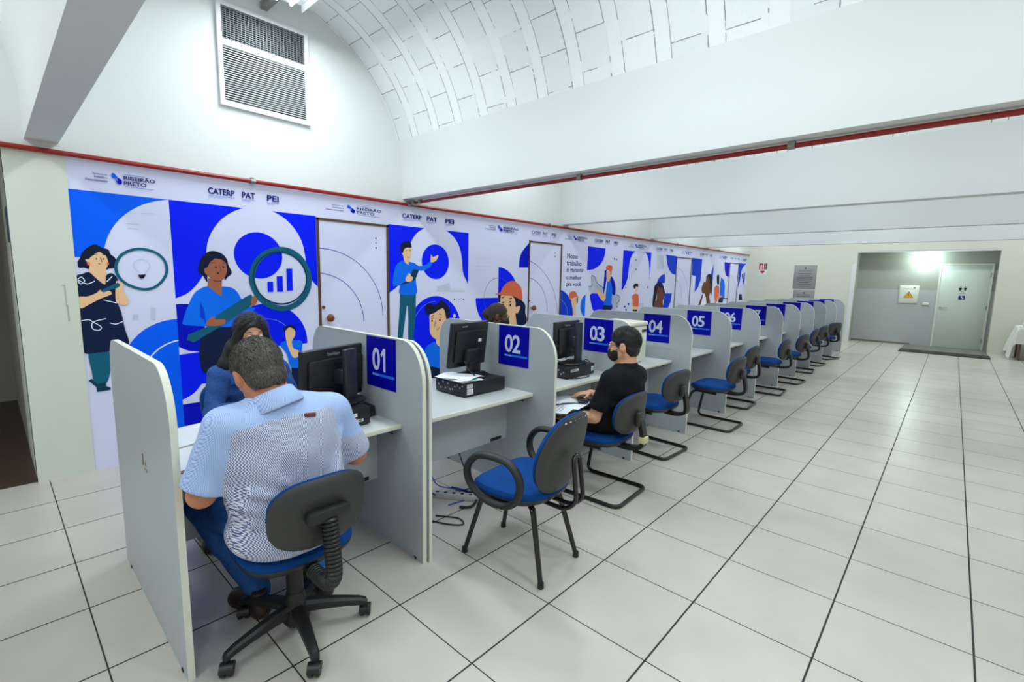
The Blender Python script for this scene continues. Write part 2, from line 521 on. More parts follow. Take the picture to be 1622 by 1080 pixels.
# mural wall: upper part up into the vaults, lower part behind the printed vinyl, opening on the left
VR, VZ = 1.44, 2.62
mb = MB()
mb.box(-1.56, 15.2, WALL_Y, WALL_Y + 0.12, 0, 2.345)
mb.box(-6.0, 15.2, WALL_Y, WALL_Y + 0.12, 2.345, 4.3)
struct('wall_left', mb, M['plaster'], 'long white wall with the arched end of each vault above the mural', 'wall')
mb = MB()
mb.box(-1.56, -1.245, WALL_Y - 0.012, WALL_Y + 0.9, 0, 2.345)
struct('wall_pillar', mb, M['plaster_warm'], 'pale plain wall strip between the dark doorway and the mural', 'wall')
mb = MB()
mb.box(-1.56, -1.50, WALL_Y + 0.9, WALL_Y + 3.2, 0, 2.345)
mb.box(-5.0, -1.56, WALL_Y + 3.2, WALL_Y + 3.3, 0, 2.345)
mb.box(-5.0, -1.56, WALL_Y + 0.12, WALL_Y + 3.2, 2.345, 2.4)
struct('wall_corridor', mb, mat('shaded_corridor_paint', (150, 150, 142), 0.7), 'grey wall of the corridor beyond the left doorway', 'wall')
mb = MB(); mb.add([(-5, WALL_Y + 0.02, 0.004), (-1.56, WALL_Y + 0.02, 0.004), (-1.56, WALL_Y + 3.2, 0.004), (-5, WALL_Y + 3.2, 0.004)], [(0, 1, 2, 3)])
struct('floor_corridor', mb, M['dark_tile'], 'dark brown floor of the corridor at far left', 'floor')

# far wall with the recessed alcove
OY0, OY1, OZ = -2.50, 0.235, 2.44
mb = MB()
mb.box(FARX, FARX + 0.14, OY1, WALL_Y, 0, 4.3)
mb.box(FARX, FARX + 0.14, -7.5, OY0, 0, 4.3)
mb.box(FARX, FARX + 0.14, OY0, OY1, OZ, 4.3)
struct('wall_far', mb, M['plaster_cream'], 'cream far wall with a wide opening', 'wall')
AX = 14.75
mb = MB()
mb.box(AX, AX + 0.1, OY0 - 0.3, OY1 + 0.3, 1.45, OZ + 0.1)
mb.box(FARX + 0.14, AX, OY0 - 0.1, OY0, 0, OZ + 0.1)
mb.box(FARX + 0.14, AX, OY1, OY1 + 0.1, 0, OZ + 0.1)
mb.box(FARX + 0.14, AX, OY0 - 0.1, OY1 + 0.1, OZ, OZ + 0.1)
struct('wall_alcove', mb, M['alcove'], 'grey back wall of the alcove in the far wall', 'wall')
mb = MB(); mb.box(AX - 0.006, AX + 0.1, OY0 - 0.1, OY1 + 0.1, 0, 1.45)
struct('wall_dado', mb, M['alcove_low'], 'lighter grey lower half of the alcove wall', 'wall')
mb = MB(); mb.box(AX - 0.02, AX, -1.05, OY1, 0, 0.05)
struct('baseboard_alcove', mb, M['granite'], 'grey skirting at the foot of the alcove wall', 'baseboard')
mb = MB(); mb.box(FARX - 0.012, FARX + 0.0, OY1, OY1 + 0.09, 0, 2.1)
struct('trim_1', mb, M['alu'], 'white trim beside the alcove opening', 'trim')

# beams and vaults
for i, bx in enumerate(BEAM_X):
    mb = MB()
    z0 = 2.41
    xs = bx + BEAM_T
    zl = 3.03; off = math.sqrt(VR ** 2 - (zl - VZ) ** 2)
    mid_r = (bx + (BEAM_X[i + 1] + BEAM_T if i + 1 < len(BEAM_X) else bx + 3.22)) / 2
    mid_l = ((BEAM_X[i - 1] if i else bx - 3.05) + bx + BEAM_T) / 2
    cL = (bx - 0.0) - VR       # vault centre left of this beam
    cR = xs + VR
    prof = [(bx, z0), (xs, z0)]
    prof += [(cR - math.sqrt(VR ** 2 - (z - VZ) ** 2) if z > VZ else xs, z) for z in np.linspace(VZ, zl, 8)]
    prof += [(xs + 0.03, zl + 0.01), (xs + 0.02, 4.35), (bx - 0.02, 4.35), (bx - 0.03, zl + 0.01)]
    prof += [(cL + math.sqrt(VR ** 2 - (z - VZ) ** 2) if z > VZ else bx, z) for z in np.linspace(zl, VZ, 8)]
    mb.prism(prof, lambda u, v, t: (u, t, v), -7.0, WALL_Y)
    struct('trim_%d' % (i + 2), mb, M['plaster'], ['white ceiling beam beyond the left doorway', 'white ceiling beam at upper left, its underside in shade', 'white ceiling beam carrying the red pipe',
            'second white ceiling beam behind the red pipe', 'third white ceiling beam along the hall', 'fourth white ceiling beam near the far wall', 'last white ceiling beam against the far wall'][i], 'beam')
    if i + 1 < len(BEAM_X):
        xr = BEAM_X[i + 1]
        cx = (xs + xr) / 2; hw = (xr - xs) / 2
        R2 = hw + 0.002
        a0 = math.asin((zl - 0.004 - VZ) / VR); n = 40
        vs = []; uvs = []
        for k in range(n + 1):
            a = a0 + (PI - 2 * a0) * k / n
            for y in (-7.0, WALL_Y):
                vs.append((cx - R2 * math.cos(a), y, VZ + VR * math.sin(a))); uvs.append((y + 0.115, VR * a))
        fs = [(2 * k, 2 * k + 1, 2 * k + 3, 2 * k + 2) for k in range(n)]
        mb = MB(); mb.add(vs, fs)
        o = struct('ceiling', mb, M['vault'], 'white painted barrel vault of clay blocks and ribs, %s of the hall' % ['first', 'second', 'third', 'fourth', 'fifth', 'sixth'][i], 'ceiling')
        uvl = o.data.uv_layers.new(name='UVMap')
        for lp in o.data.loops: uvl.data[lp.index].uv = uvs[lp.vertex_index]
        for p in o.data.polygons: p.use_smooth = True


# ------------------------------------------------------------------ ceiling fixtures (with their lights)
def light_fixture(X, Y, label, power):
    t = thing('ceiling_light', label, 'ceiling light', (X, Y, 3.80), 0, 'fluorescent fixtures under the vaults')
    b = MB(); b.box(-0.09, 0.09, -0.62, 0.62, 0.03, 0.09, b=0.01); b.build('housing', M['alu'], t)
    b = MB(); b.box(-0.17, -0.165, -0.62, 0.62, -0.005, 0.06); b.box(0.165, 0.17, -0.62, 0.62, -0.005, 0.06)
    b.box(-0.165, -0.09, -0.62, 0.62, 0.055, 0.06); b.box(0.09, 0.165, -0.62, 0.62, 0.055, 0.06); b.build('reflector', M['alu'], t)
    for sx in (-0.06, 0.06):
        b = MB(); b.tube([(sx, -0.59, 0.012), (sx, 0.59, 0.012)], 0.013, 10); b.build('tube', M['lamp_on'], t)
    for sy in (-0.45, 0.45):
        b = MB(); b.tube([(0, sy, 0.09), (0, sy, 0.24)], 0.006, 8); b.build('hanger', M['zinc'], t)
    ld = bpy.data.lights.new('tube_light', 'AREA'); ld.shape = 'RECTANGLE'; ld.size = 0.3; ld.size_y = 1.2; ld.energy = LAMP_POWER * power; ld.color = (0.87, 0.965, 1.0)
    lo = bpy.data.objects.new('tube_light', ld); COL.objects.link(lo); lo.parent = t; lo.location = (0, 0, -0.03)
    return t


for i in range(6):
    cx = (BEAM_X[i] + BEAM_T + BEAM_X[i + 1]) / 2 + 0.03
    for j, y in enumerate((2.05, -0.55, -3.15)):
        light_fixture(cx, y, 'white twin-tube ceiling light, %s from the mural wall in the %s vault' % (['first', 'second', 'third'][j], ['leftmost', 'second', 'third', 'fourth', 'fifth', 'farthest'][i]), (0.9, 1.1, 0.75, 0.6, 0.7, 0.9)[i])
t = thing('cable_duct', 'grey cable duct stub on the wall above the ventilation grille', 'duct', (0.16, 2.80, 3.86))
b = MB(); b.box(-0.03, 0.03, -0.13, 0.17, -0.02, 0.04, b=0.004); b.build('duct_body', M['zinc'], t)

# fire pipes
t = thing('fire_pipe', 'red pipe running along the top of the mural wall', 'pipe', (0, 0, 0))
b = MB(); b.tube([(-6, WALL_Y - 0.035, 2.338), (14.15, WALL_Y - 0.035, 2.375)], 0.018, 12); b.build('pipe', M['red_pipe'], t)
for x in (-0.01, 1.66, 4.3, 6.6, 9.0, 11.6):
    z = 2.338 + (x + 6) * 0.037 / 20.15
    b = MB(); b.tube([(x - 0.02, WALL_Y - 0.035, z), (x + 0.02, WALL_Y - 0.035, z)], 0.022, 12); b.box(x - 0.012, x + 0.012, WALL_Y - 0.03, WALL_Y, z - 0.005, z + 0.035); b.build('clamp', M['zinc'], t)
t = thing('fire_pipe', 'red pipe running along the underside of the ceiling beam', 'pipe', (0, 0, 0))
PX = 1.605 + 0.115
b = MB(); b.tube([(PX, WALL_Y - 0.06, 2.378), (PX, -6.5, 2.39)], 0.016, 12); b.build('pipe', M['red_pipe'], t)
for y in (2.80, 0.62, -0.95, -2.4):
    b = MB(); z_ = 2.378 + (2.915 - y) * 0.0013; b.tube([(PX, y + 0.02, z_), (PX, y - 0.02, z_)], 0.021, 12); b.box(PX - 0.02, PX + 0.02, y - 0.02, y + 0.02, 2.38, 2.415); b.build('clamp', M['zinc'], t)
b = MB(); b.box(PX - 0.04, PX + 0.025, WALL_Y - 0.09, WALL_Y - 0.015, 2.345, 2.395, b=0.008); b.build('tee_joint', M['zinc'], t)

# ventilation grille
t = thing('ventilation_grille', 'large white louvred ventilation grille high on the wall', 'grille', (0.155, WALL_Y, 2.95))
gx0, gx1 = -0.385, 0.385
b = MB()
for (x0, x1, z0, z1) in ((gx0, gx0 + 0.035, 0, 0.83), (gx1 - 0.035, gx1, 0, 0.83), (gx0 + 0.035, gx1 - 0.035, 0, 0.035), (gx0 + 0.035, gx1 - 0.035, 0.795, 0.83), (gx0 + 0.035, gx1 - 0.035, 0.485, 0.535)):
    b.box(x0, x1, -0.03, 0.0, z0, z1)
b.build('frame', M['alu'], t)
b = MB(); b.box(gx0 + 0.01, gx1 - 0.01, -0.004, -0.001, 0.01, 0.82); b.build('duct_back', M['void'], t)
b = MB()
for k in range(24):
    z = 0.045 + k * 0.0186
    xf = Matrix.Translation((0, -0.016, z)) @ Matrix.Rotation(math.radians(24), 4, 'X')
    b.box(gx0 + 0.035, gx1 - 0.035, -0.011, 0.011, -0.003, 0.003, xf=xf)
b.build('louvre_panel', M['alu'], t)
b = MB()
for k in range(15):
    z = 0.545 + k * 0.017
    b.box(gx0 + 0.03, gx1 - 0.03, -0.02, -0.006, z, z + 0.0035)
for k in range(24):
    x = gx0 + 0.045 + k * 0.0295
    b.box(x, x + 0.004, -0.018, -0.006, 0.53, 0.80)
b.build('mesh_panel', mat('dull_grille_metal', (132, 138, 140), 0.5, 0.2), t)

# corridor sign on the jamb seen at far left
y0s, z1s = on_x(9, 330, -1.56); y1s, z0s = on_x(19, 380, -1.56)
b = MB(); b.box(-1.565, -1.559, max(y1s, 2.98), max(y1s, 2.98) + 0.30, z0s, z1s)
o = b.build('door_sign', mat('dark_blue_sign', (60, 76, 104), 0.5)); tag(o, 'small dark blue sign on the corridor wall at far left', 'sign')
# scuff mark strip on pillar
b = MB()
for (x, z, w, h) in ((-1.33, 1.42, 0.02, 0.006), (-1.318, 1.27, 0.006, 0.15), (-1.313, 1.16, 0.008, 0.12)):
    b.box(x, x + w, WALL_Y - 0.0135, WALL_Y - 0.0125, z, z + h)
o = b.build('wall_scuff', mat('grey_scuff', (176, 176, 160), 0.8)); o['kind'] = 'structure'; tag(o, 'thin grey scrape down the pale wall strip', 'scuff')
# ------------------------------------------------------------------ mural of printed vinyl
CROP = dict(A=(100, 370, .25), B=(265, 310, .20375), C=(265, 440, .23148), D=(490, 330, .24074), E=(735, 360, .1481), F=(885, 370, .12966),
            G=(1030, 375, .11111), H=(620, 450, .13889), Q=(100, 240, .14815), P=(0, 0, 1.0))
MURAL_TOP, BAND = 2.335, 2.112


def wp(crop, pts):
    ox, oy, s = CROP[crop]
    return [on_wall(ox + x * s, oy + y * s) for x, y in pts]


def circ3(p, q, r):
    (x1, y1), (x2, y2), (x3, y3) = p, q, r
    d = 2 * (x1 * (y2 - y3) + x2 * (y3 - y1) + x3 * (y1 - y2))
    ux = ((x1 * x1 + y1 * y1) * (y2 - y3) + (x2 * x2 + y2 * y2) * (y3 - y1) + (x3 * x3 + y3 * y3) * (y1 - y2)) / d
    uy = ((x1 * x1 + y1 * y1) * (x3 - x2) + (x2 * x2 + y2 * y2) * (x1 - x3) + (x3 * x3 + y3 * y3) * (x2 - x1)) / d
    return ux, uy, math.hypot(x1 - ux, y1 - uy)


def clip(poly, x0, x1, z0, z1):
    for ax, val, sg in ((0, x0, 1), (0, x1, -1), (1, z0, 1), (1, z1, -1)):
        out = []
        for i in range(len(poly)):
            a, b = poly[i - 1], poly[i]
            ia, ib = (a[ax] - val) * sg >= 0, (b[ax] - val) * sg >= 0
            if ia != ib:
                t = (val - a[ax]) / (b[ax] - a[ax]); out.append((a[0] + (b[0] - a[0]) * t, a[1] + (b[1] - a[1]) * t))
            if ib: out.append(b)
        poly = out
        if not poly: return []
    return poly


class Mural:
    def __init__(s, x0, x1, z0=0.0, z1=MURAL_TOP, y=WALL_Y):
        s.r = (x0, x1, z0, z1); s.b = MB(); s.mats = []; s.layer = 0; s.y = y
        s.b.box(x0, x1, y - 0.003, y, z0, z1, s.mi('W'))

    def mi(s, k):
        if k not in s.mats: s.mats.append(k)
        return s.mats.index(k)

    def poly(s, k, pts, cl=None):
        s.layer += 1
        r = s.r if cl is None else (max(s.r[0], cl[0]), min(s.r[1], cl[1]), max(s.r[2], cl[2]), min(s.r[3], cl[3]))
        p = clip([tuple(q) for q in pts], *r)
        if len(p) < 3: return
        q = [p[0]]
        for a in p[1:]:
            if math.hypot(a[0] - q[-1][0], a[1] - q[-1][1]) > 1e-5: q.append(a)
        if len(q) > 2 and math.hypot(q[0][0] - q[-1][0], q[0][1] - q[-1][1]) < 1e-5: q.pop()
        if len(q) < 3: return
        tr = tessellate_polygon([[Vector((x, z, 0)) for x, z in q]])
        yy = s.y - 0.003 - 0.00018 * s.layer
        tris = []
        for a, b, c in tr:
            A, B, C = q[a], q[b], q[c]
            ar = (B[0] - A[0]) * (C[1] - A[1]) - (B[1] - A[1]) * (C[0] - A[0])
            if abs(ar) < 1e-9: continue
            tris.append((a, b, c) if ar > 0 else (a, c, b))
        s.b.add([(x, yy, z) for x, z in q], tris, s.mi(k))

    def S(s, k, crop, pts, n=6, cl=None): s.poly(k, spline(wp(crop, pts), n), cl)          # smooth closed outline
    def L(s, k, crop, pts, cl=None): s.poly(k, wp(crop, pts), cl)                           # straight outline

    def disc(s, k, c, cl=None, a0=0, a1=360, n=64):
        x, z, r = c
        p = [(x + r * math.cos(math.radians(a0 + (a1 - a0) * i / n)), z + r * math.sin(math.radians(a0 + (a1 - a0) * i / n))) for i in range(n if a1 - a0 == 360 else n + 1)]
        if a1 - a0 != 360: p.append((x, z))
        s.poly(k, p, cl)

    def line(s, k_, pts, w, closed=False, cl=None):
        s.layer += 1
        r = s.r if cl is None else cl
        P = [np.array(p, float) for p in pts]
        Q = [P[0]]
        for p in P[1:]:
            if np.hypot(*(p - Q[-1])) > 1e-5: Q.append(p)
        if closed and np.hypot(*(Q[0] - Q[-1])) < 1e-5: Q.pop()
        P = Q; N = len(P); yy = s.y - 0.003 - 0.00018 * s.layer
        if N < 2: return
        off = []
        for i in range(N):                                   # mitred strip, no overlapping faces
            a = P[i - 1] if (closed or i) else None; c = P[(i + 1) % N] if (closed or i < N - 1) else None
            d1 = (P[i] - a) / np.hypot(*(P[i] - a)) if a is not None else None
            d2 = (c - P[i]) / np.hypot(*(c - P[i])) if c is not None else None
            d = d2 if d1 is None else d1 if d2 is None else d1 + d2
            L = np.hypot(*d); d = d / L if L > 1e-6 else d2
            nn = np.array([-d[1], d[0]]); k = 1.0
            if d1 is not None: k = min(2.0, 1 / max(0.3, abs(nn @ np.array([-d1[1], d1[0]]))))
            off.append(nn * w / 2 * k)
        for i in range(N if closed else N - 1):
            j = (i + 1) % N
            q = clip([tuple(P[i] - off[i]), tuple(P[j] - off[j]), tuple(P[j] + off[j]), tuple(P[i] + off[i])], *r)
            if len(q) >= 3: s.b.add([(x, yy, z) for x, z in q], [tuple(range(len(q)))], s.mi(k_))

    def ring(s, k, c, w, cl=None, a0=0, a1=360, n=72):
        x, z, r = c
        s.line(k, [(x + r * math.cos(math.radians(a0 + (a1 - a0) * i / n)), z + r * math.sin(math.radians(a0 + (a1 - a0) * i / n))) for i in range(n + 1)], w, False, cl)

    def text(s, k, st, x0, x1, z0, z1, bold=0.0):
        s.layer += 1
        v, f = fit_text(st, x0, x1, z0, z1, bold)
        if v: s.b.add([(a, s.y - 0.003 - 0.00018 * s.layer, b) for a, b in v], f, s.mi(k))

    def city(s, x0, x1, z=2.22):
        """department lines, emblem, city name"""
        w = x1 - x0; h = 0.078
        X = lambda f: x0 + f * w
        s.text('LNd', 'Secretaria de', X(0.10), X(0.30), z + 0.016, z + 0.032)
        s.text('TX', 'Inovação e', X(0.12), X(0.30), z - 0.010, z + 0.009, 0.012)
        s.text('TX', 'Desenvolvimento', X(0.0), X(0.30), z - 0.033, z - 0.016, 0.012)
        e0, e1 = X(0.36), X(0.50); hh = e1 - e0
        q = lambda pts: [(e0 + a * (e1 - e0), z + 0.0 + b * 0.085) for a, b in pts]
        s.poly('B0', spline(q([(0.02, 0.36), (0.16, 0.50), (0.34, 0.44), (0.62, 0.16), (0.98, -0.02), (0.86, -0.30), (0.60, -0.24), (0.34, 0.04), (0.06, 0.10)]), 4))
        s.poly('B2', spline(q([(0.40, 0.10), (0.62, 0.16), (0.98, -0.02), (1.0, -0.30), (0.86, -0.42), (0.66, -0.40), (0.44, -0.20)]), 4))
        s.poly('LN', q([(0.40, 0.10), (0.56, 0.14), (0.60, -0.14), (0.44, -0.14)]))
        s.line('LN', [(X(0.54), z + 0.042), (X(0.84), z + 0.042)], 0.004)
        s.text('TX', 'RIBEIRÃO', X(0.53), X(1.0), z + 0.003, z + 0.038, 0.022)
        s.text('TX', 'PRETO', X(0.53), X(0.86), z - 0.036, z - 0.005, 0.022)
        s.line('LN', [(X(0.55), z - 0.047), (X(0.97), z - 0.047)], 0.004)

    def units(s, x0, x1, z=2.222):
        w = x1 - x0; X = lambda f: x0 + f * w
        for st, a, b in (('CATERP', 0.0, 0.35), ('PAT', 0.455, 0.645), ('PEI', 0.82, 1.0)):
            s.text('TX', st, X(a), X(b), z - 0.022, z + 0.03, 0.024)
            s.line('LN', [(X(a), z - 0.036), (X(b), z - 0.036)], 0.004)
            s.line('LN', [(X(a), z - 0.047), (X(a) + (X(b) - X(a)) * 0.6, z - 0.047)], 0.003)

    def seam(s, x): s.line('LN', [(x, 0), (x, MURAL_TOP)], 0.003)

    def build(s, label):
        o = s.b.build('mural_panel', [M['v' + k] for k in s.mats], None, smooth=0, recalc=False)
        return tag(o, label, 'mural', 'printed mural panels on the long wall')


def omega(m, k_bg, top, pts_w, crop):
    pass


def dots(m, crop, pts, r):
    for x, y in pts:
        c = wp(crop, [(x, y)])[0]; m.disc('BK', (c[0], c[1], r), n=12)


# ---- panel 1: woman with curly hair and a magnifying glass
m = Mural(-1.245, -0.645)
xL, zB = -1.245, wp('A', [(68, 148)])[0][1]
m.poly('B0', [(-1.245, BAND), (-0.645, BAND), (-0.645, zB), (-1.245, zB)])
a, b, c = wp('Q', [(1050, 522), (640, 690), (440, 1040)])
cc = circ3(a, b, c)
m.disc('W', cc, (-1.245, -0.645, 0, BAND + 0.002))
m.poly('W', [(-1.245, zB), (cc[0], zB), (cc[0], zB - 0.05), (-1.245, zB - 0.05)])
m.poly('W', [(-0.645, BAND - 0.001), (cc[0], BAND - 0.001), (cc[0], 0.9), (-0.645, 0.9)])
a, b, c = wp('A', [(425, 695), (540, 592), (718, 541)])
bc = circ3(a, b, c); m.disc('B0', bc)
m.poly('B0', [(bc[0] - bc[2], bc[1]), (-0.645, bc[1]), (-0.645, 0.0), (bc[0] - bc[2] * 0.8, 0.0)])
a, b, c = wp('A', [(555, 780), (620, 720), (722, 677)]); m.ring('LNw', circ3(a, b, c), 0.010, a0=60, a1=230)
for y, x0, x1 in ((660, 830, 990), (770, 670, 810), (820, 680, 800)):
    p = wp('Q', [(x0, y), (x1, y + 8)]); m.line('GR', p, 0.006)
for pts in ([(440, 510), (475, 510), (478, 545), (443, 545)], [(552, 470), (582, 470), (586, 545), (556, 545)]): m.L('GR', 'A', pts)
m.S('HR', 'A', [(100, 215), (90, 180), (105, 155), (120, 120), (150, 90), (200, 68), (250, 90), (285, 100), (300, 130), (325, 150), (340, 185), (330, 215), (290, 222), (265, 230), (230, 215), (170, 225), (130, 215)])
m.S('SK', 'A', [(140, 165), (165, 160), (180, 135), (215, 115), (255, 125), (275, 150), (285, 190), (270, 230), (275, 270), (265, 322), (215, 285), (165, 245), (165, 200)])
m.L('HR', 'A', [(172, 150), (180, 120), (215, 100), (262, 112), (280, 135), (255, 132), (230, 112), (200, 128)])
for pts in ([(190, 135), (215, 130)], [(245, 134), (268, 134)], [(236, 150), (245, 180)], [(222, 188), (236, 194)]): m.line('HR', wp('A', pts), 0.004)
dots(m, 'A', [(210, 160), (255, 160)], 0.005)
m.L('RD', 'A', [(148, 185), (165, 180), (172, 195), (155, 202)]); m.L('RD', 'A', [(276, 182), (288, 182), (290, 198), (278, 198)])
m.S('TL', 'A', [(165, 745), (285, 740), (300, 830), (292, 900), (268, 950), (205, 955), (180, 870)])
m.L('TLd', 'A', [(160, 930), (180, 918), (215, 950), (270, 942), (272, 965), (300, 972), (300, 988), (215, 1002), (210, 970)])
m.S('NV', 'A', [(85, 272), (120, 255), (165, 245), (215, 290), (265, 322), (272, 265), (310, 252), (345, 290), (330, 350), (335, 420), (365, 490), (390, 600), (415, 700), (330, 735), (230, 752), (130, 752), (118, 640), (108, 480), (95, 370)])
for pts in ([(90, 290), (115, 275), (135, 300), (110, 318), (95, 295), (150, 318), (200, 300)], [(255, 420), (300, 430), (340, 440)], [(115, 552), (160, 545), (190, 560), (240, 590), (225, 612), (185, 600), (190, 560), (270, 538)], [(295, 565), (335, 572), (378, 555)], [(275, 305), (300, 280), (310, 270)]):
    m.line('LNw', spline(wp('A', pts), 5, False), 0.006)
m.S('SK', 'A', [(96, 404), (150, 398), (205, 378), (235, 355), (250, 370), (290, 362), (308, 380), (280, 395), (235, 412), (170, 445), (108, 472)])
m.S('SK', 'A', [(335, 300), (360, 310), (385, 290), (388, 315), (375, 345), (395, 385), (415, 425), (400, 450), (370, 450), (335, 430), (330, 370)])
m.L('TL', 'A', [(235, 362), (345, 308), (362, 326), (350, 340), (255, 372)])
e = spline(wp('A', [(335, 195), (375, 130), (470, 97), (580, 118), (645, 180), (650, 260), (590, 332), (505, 352), (400, 318), (345, 262)]), 8)
m.line('TL', e, 0.020, True)
m.line('GR', spline(wp('A', [(480, 258), (475, 240), (448, 215), (452, 180), (495, 160), (540, 182), (545, 215), (520, 245), (516, 258)]), 5, False), 0.004)
m.L('BK', 'A', [(474, 260), (520, 258), (518, 270), (508, 283), (488, 283), (478, 272)])
m.city(-1.146, -0.727)
m.build('mural panel of a curly-haired woman in a navy dress holding a magnifying glass')

# ---- panel 2: woman in a blue sweater with the big magnifying glass
m = Mural(-0.645, 0.572)
m.poly('B1', [(-0.645, BAND), (0.572, BAND), (0.572, 0.8), (-0.645, 0.8)])
out = spline(wp('B', [(20, 822), (60, 800), (150, 762), (220, 700), (275, 620), (300, 540), (303, 430), (322, 330), (375, 235), (450, 160), (560, 105), (685, 90), (815, 122), (920, 185), (1000, 275), (1050, 375), (1072, 480), (1085, 570), (1115, 645), (1165, 705), (1200, 730)]), 6, False)
m.poly('W', out + [(0.58, 0.2), (-0.65, 0.2)], (-0.645, 0.572, 0.0, BAND + 0.004))
m.poly('W', [(-0.645, 0.8), (0.572, 0.8), (0.572, 0.0), (-0.645, 0.0)])
a, b, c = wp('B', [(516, 450), (700, 284), (893, 470)]); m.disc('B1', circ3(a, b, c))
# lower left blocks
zq = wp('C', [(62, 180)])[0][1]; zr = wp('C', [(78, 472)])[0][1]
x1 = wp('C', [(260, 400)])[0][0]
qc = wp('C', [(75, 470), (140, 497), (215, 505)])
m.poly('B2', [(-0.645, zq), (x1, zq), (x1, qc[2][1])] + list(reversed(spline(qc, 6, False))) + [(-0.645, zr)])
ft = wp('C', [(73, 527), (216, 505)])
m.poly('B1', [(-0.645, ft[0][1]), (x1, ft[1][1])] + [(x1, wp('C', [(235, 725)])[0][1])] + spline(wp('C', [(235, 725), (180, 790), (98, 838)]), 6, False) + [(-0.645, wp('C', [(98, 840)])[0][1])])
zz = wp('C', [(104, 866)])[0][1]
m.poly('B2', [(-0.645, zz), (x1 + 0.1, zz), (x1 + 0.1, 0.0), (-0.645, 0.0)])
a, b, c = wp('C', [(740, 182), (880, 255), (957, 440)]); qd = circ3(a, b, c)
zh = wp('C', [(957, 447)])[0][1]
m.disc('B1', qd, (-0.645, 0.572, zh, 3)); m.ring('LN', (qd[0], qd[1], qd[2] * 0.62), 0.005, (-0.645, 0.572, zh, 3), 0, 180)
# figure
m.S('NV', 'C', [(240, 385), (300, 325), (500, 320), (560, 420), (560, 600), (420, 660), (260, 655), (220, 560), (222, 450)])
m.S('LB', 'B', [(118, 980), (150, 880), (200, 770), (250, 725), (310, 703), (360, 720), (420, 705), (500, 715), (545, 750), (575, 800), (620, 850), (680, 880), (600, 950), (500, 1015), (310, 1015), (180, 1008), (125, 1000)])
m.L('B3', 'B', [(255, 820), (290, 900), (300, 1005), (285, 960), (255, 945)])
m.L('SKd', 'B', [(318, 640), (312, 705), (420, 782), (424, 660)])
m.S('HR', 'B', [(240, 570), (255, 500), (290, 450), (350, 428), (420, 448), (460, 490), (475, 540), (500, 600), (470, 630), (445, 655), (430, 620), (320, 610), (310, 670), (275, 620), (245, 595)])
m.S('SKd', 'B', [(285, 570), (310, 555), (330, 520), (370, 485), (420, 495), (455, 530), (460, 590), (440, 640), (400, 668), (355, 655), (320, 625), (295, 605)])
m.L('HR', 'B', [(320, 520), (345, 470), (410, 462), (450, 500), (455, 525), (420, 495), (370, 487), (338, 510)])
for pts in ([(335, 522), (370, 518)], [(400, 540), (418, 582), (405, 588)], [(425, 520), (448, 530)]): m.line('SKb', wp('B', pts), 0.005)
dots(m, 'B', [(376, 554), (434, 554), (392, 602)], 0.008)
m.line('SKb', wp('B', [(355, 655), (385, 664), (418, 662)]), 0.006)
m.L('TL', 'B', [(350, 1000), (160, 1078), (150, 1120), (205, 1140), (420, 1010), (680, 830), (650, 765), (600, 790), (380, 930)])
m.S('SKd', 'B', [(305, 1005), (310, 970), (350, 940), (372, 945), (370, 962), (440, 958), (450, 985), (420, 1005), (360, 1012)])
m.S('SKd', 'B', [(648, 850), (655, 800), (685, 768), (698, 820), (670, 855)])
e = spline(wp('B', [(655, 640), (690, 520), (770, 445), (870, 418), (970, 440), (1050, 510), (1098, 620), (1088, 730), (1030, 820), (940, 870), (850, 870), (760, 830), (690, 750)]), 8)
e_c = circ3(*wp('B', [(668, 640), (870, 437), (1080, 640)])); m.line('TL', e, 0.052, True)
m.ring('TLd', (e_c[0], e_c[1], e_c[2]), 0.014)
for pts in ([(775, 668), (820, 667), (822, 746), (778, 748)], [(848, 625), (894, 624), (897, 744), (852, 746)], [(922, 567), (968, 566), (974, 735), (928, 738)]): m.L('B1', 'B', pts)
# small thinking figure
m.S('LB', 'C', [(770, 455), (820, 430), (915, 432), (918, 500), (910, 615), (845, 615), (815, 520)])
m.L('NV', 'C', [(846, 615), (908, 615), (914, 760), (850, 760)])
m.S('SK', 'C', [(805, 370), (815, 350), (845, 335), (872, 360), (868, 400), (850, 432), (860, 480), (900, 500), (895, 535), (860, 545), (835, 500), (815, 440), (808, 410)])
m.S('HR', 'C', [(790, 350), (805, 330), (840, 320), (872, 335), (876, 372), (862, 350), (830, 338), (805, 360)])
m.units(-0.36, 0.219)
m.build('mural panel of a blue-sweatered woman with a large magnifying glass over a bar chart')


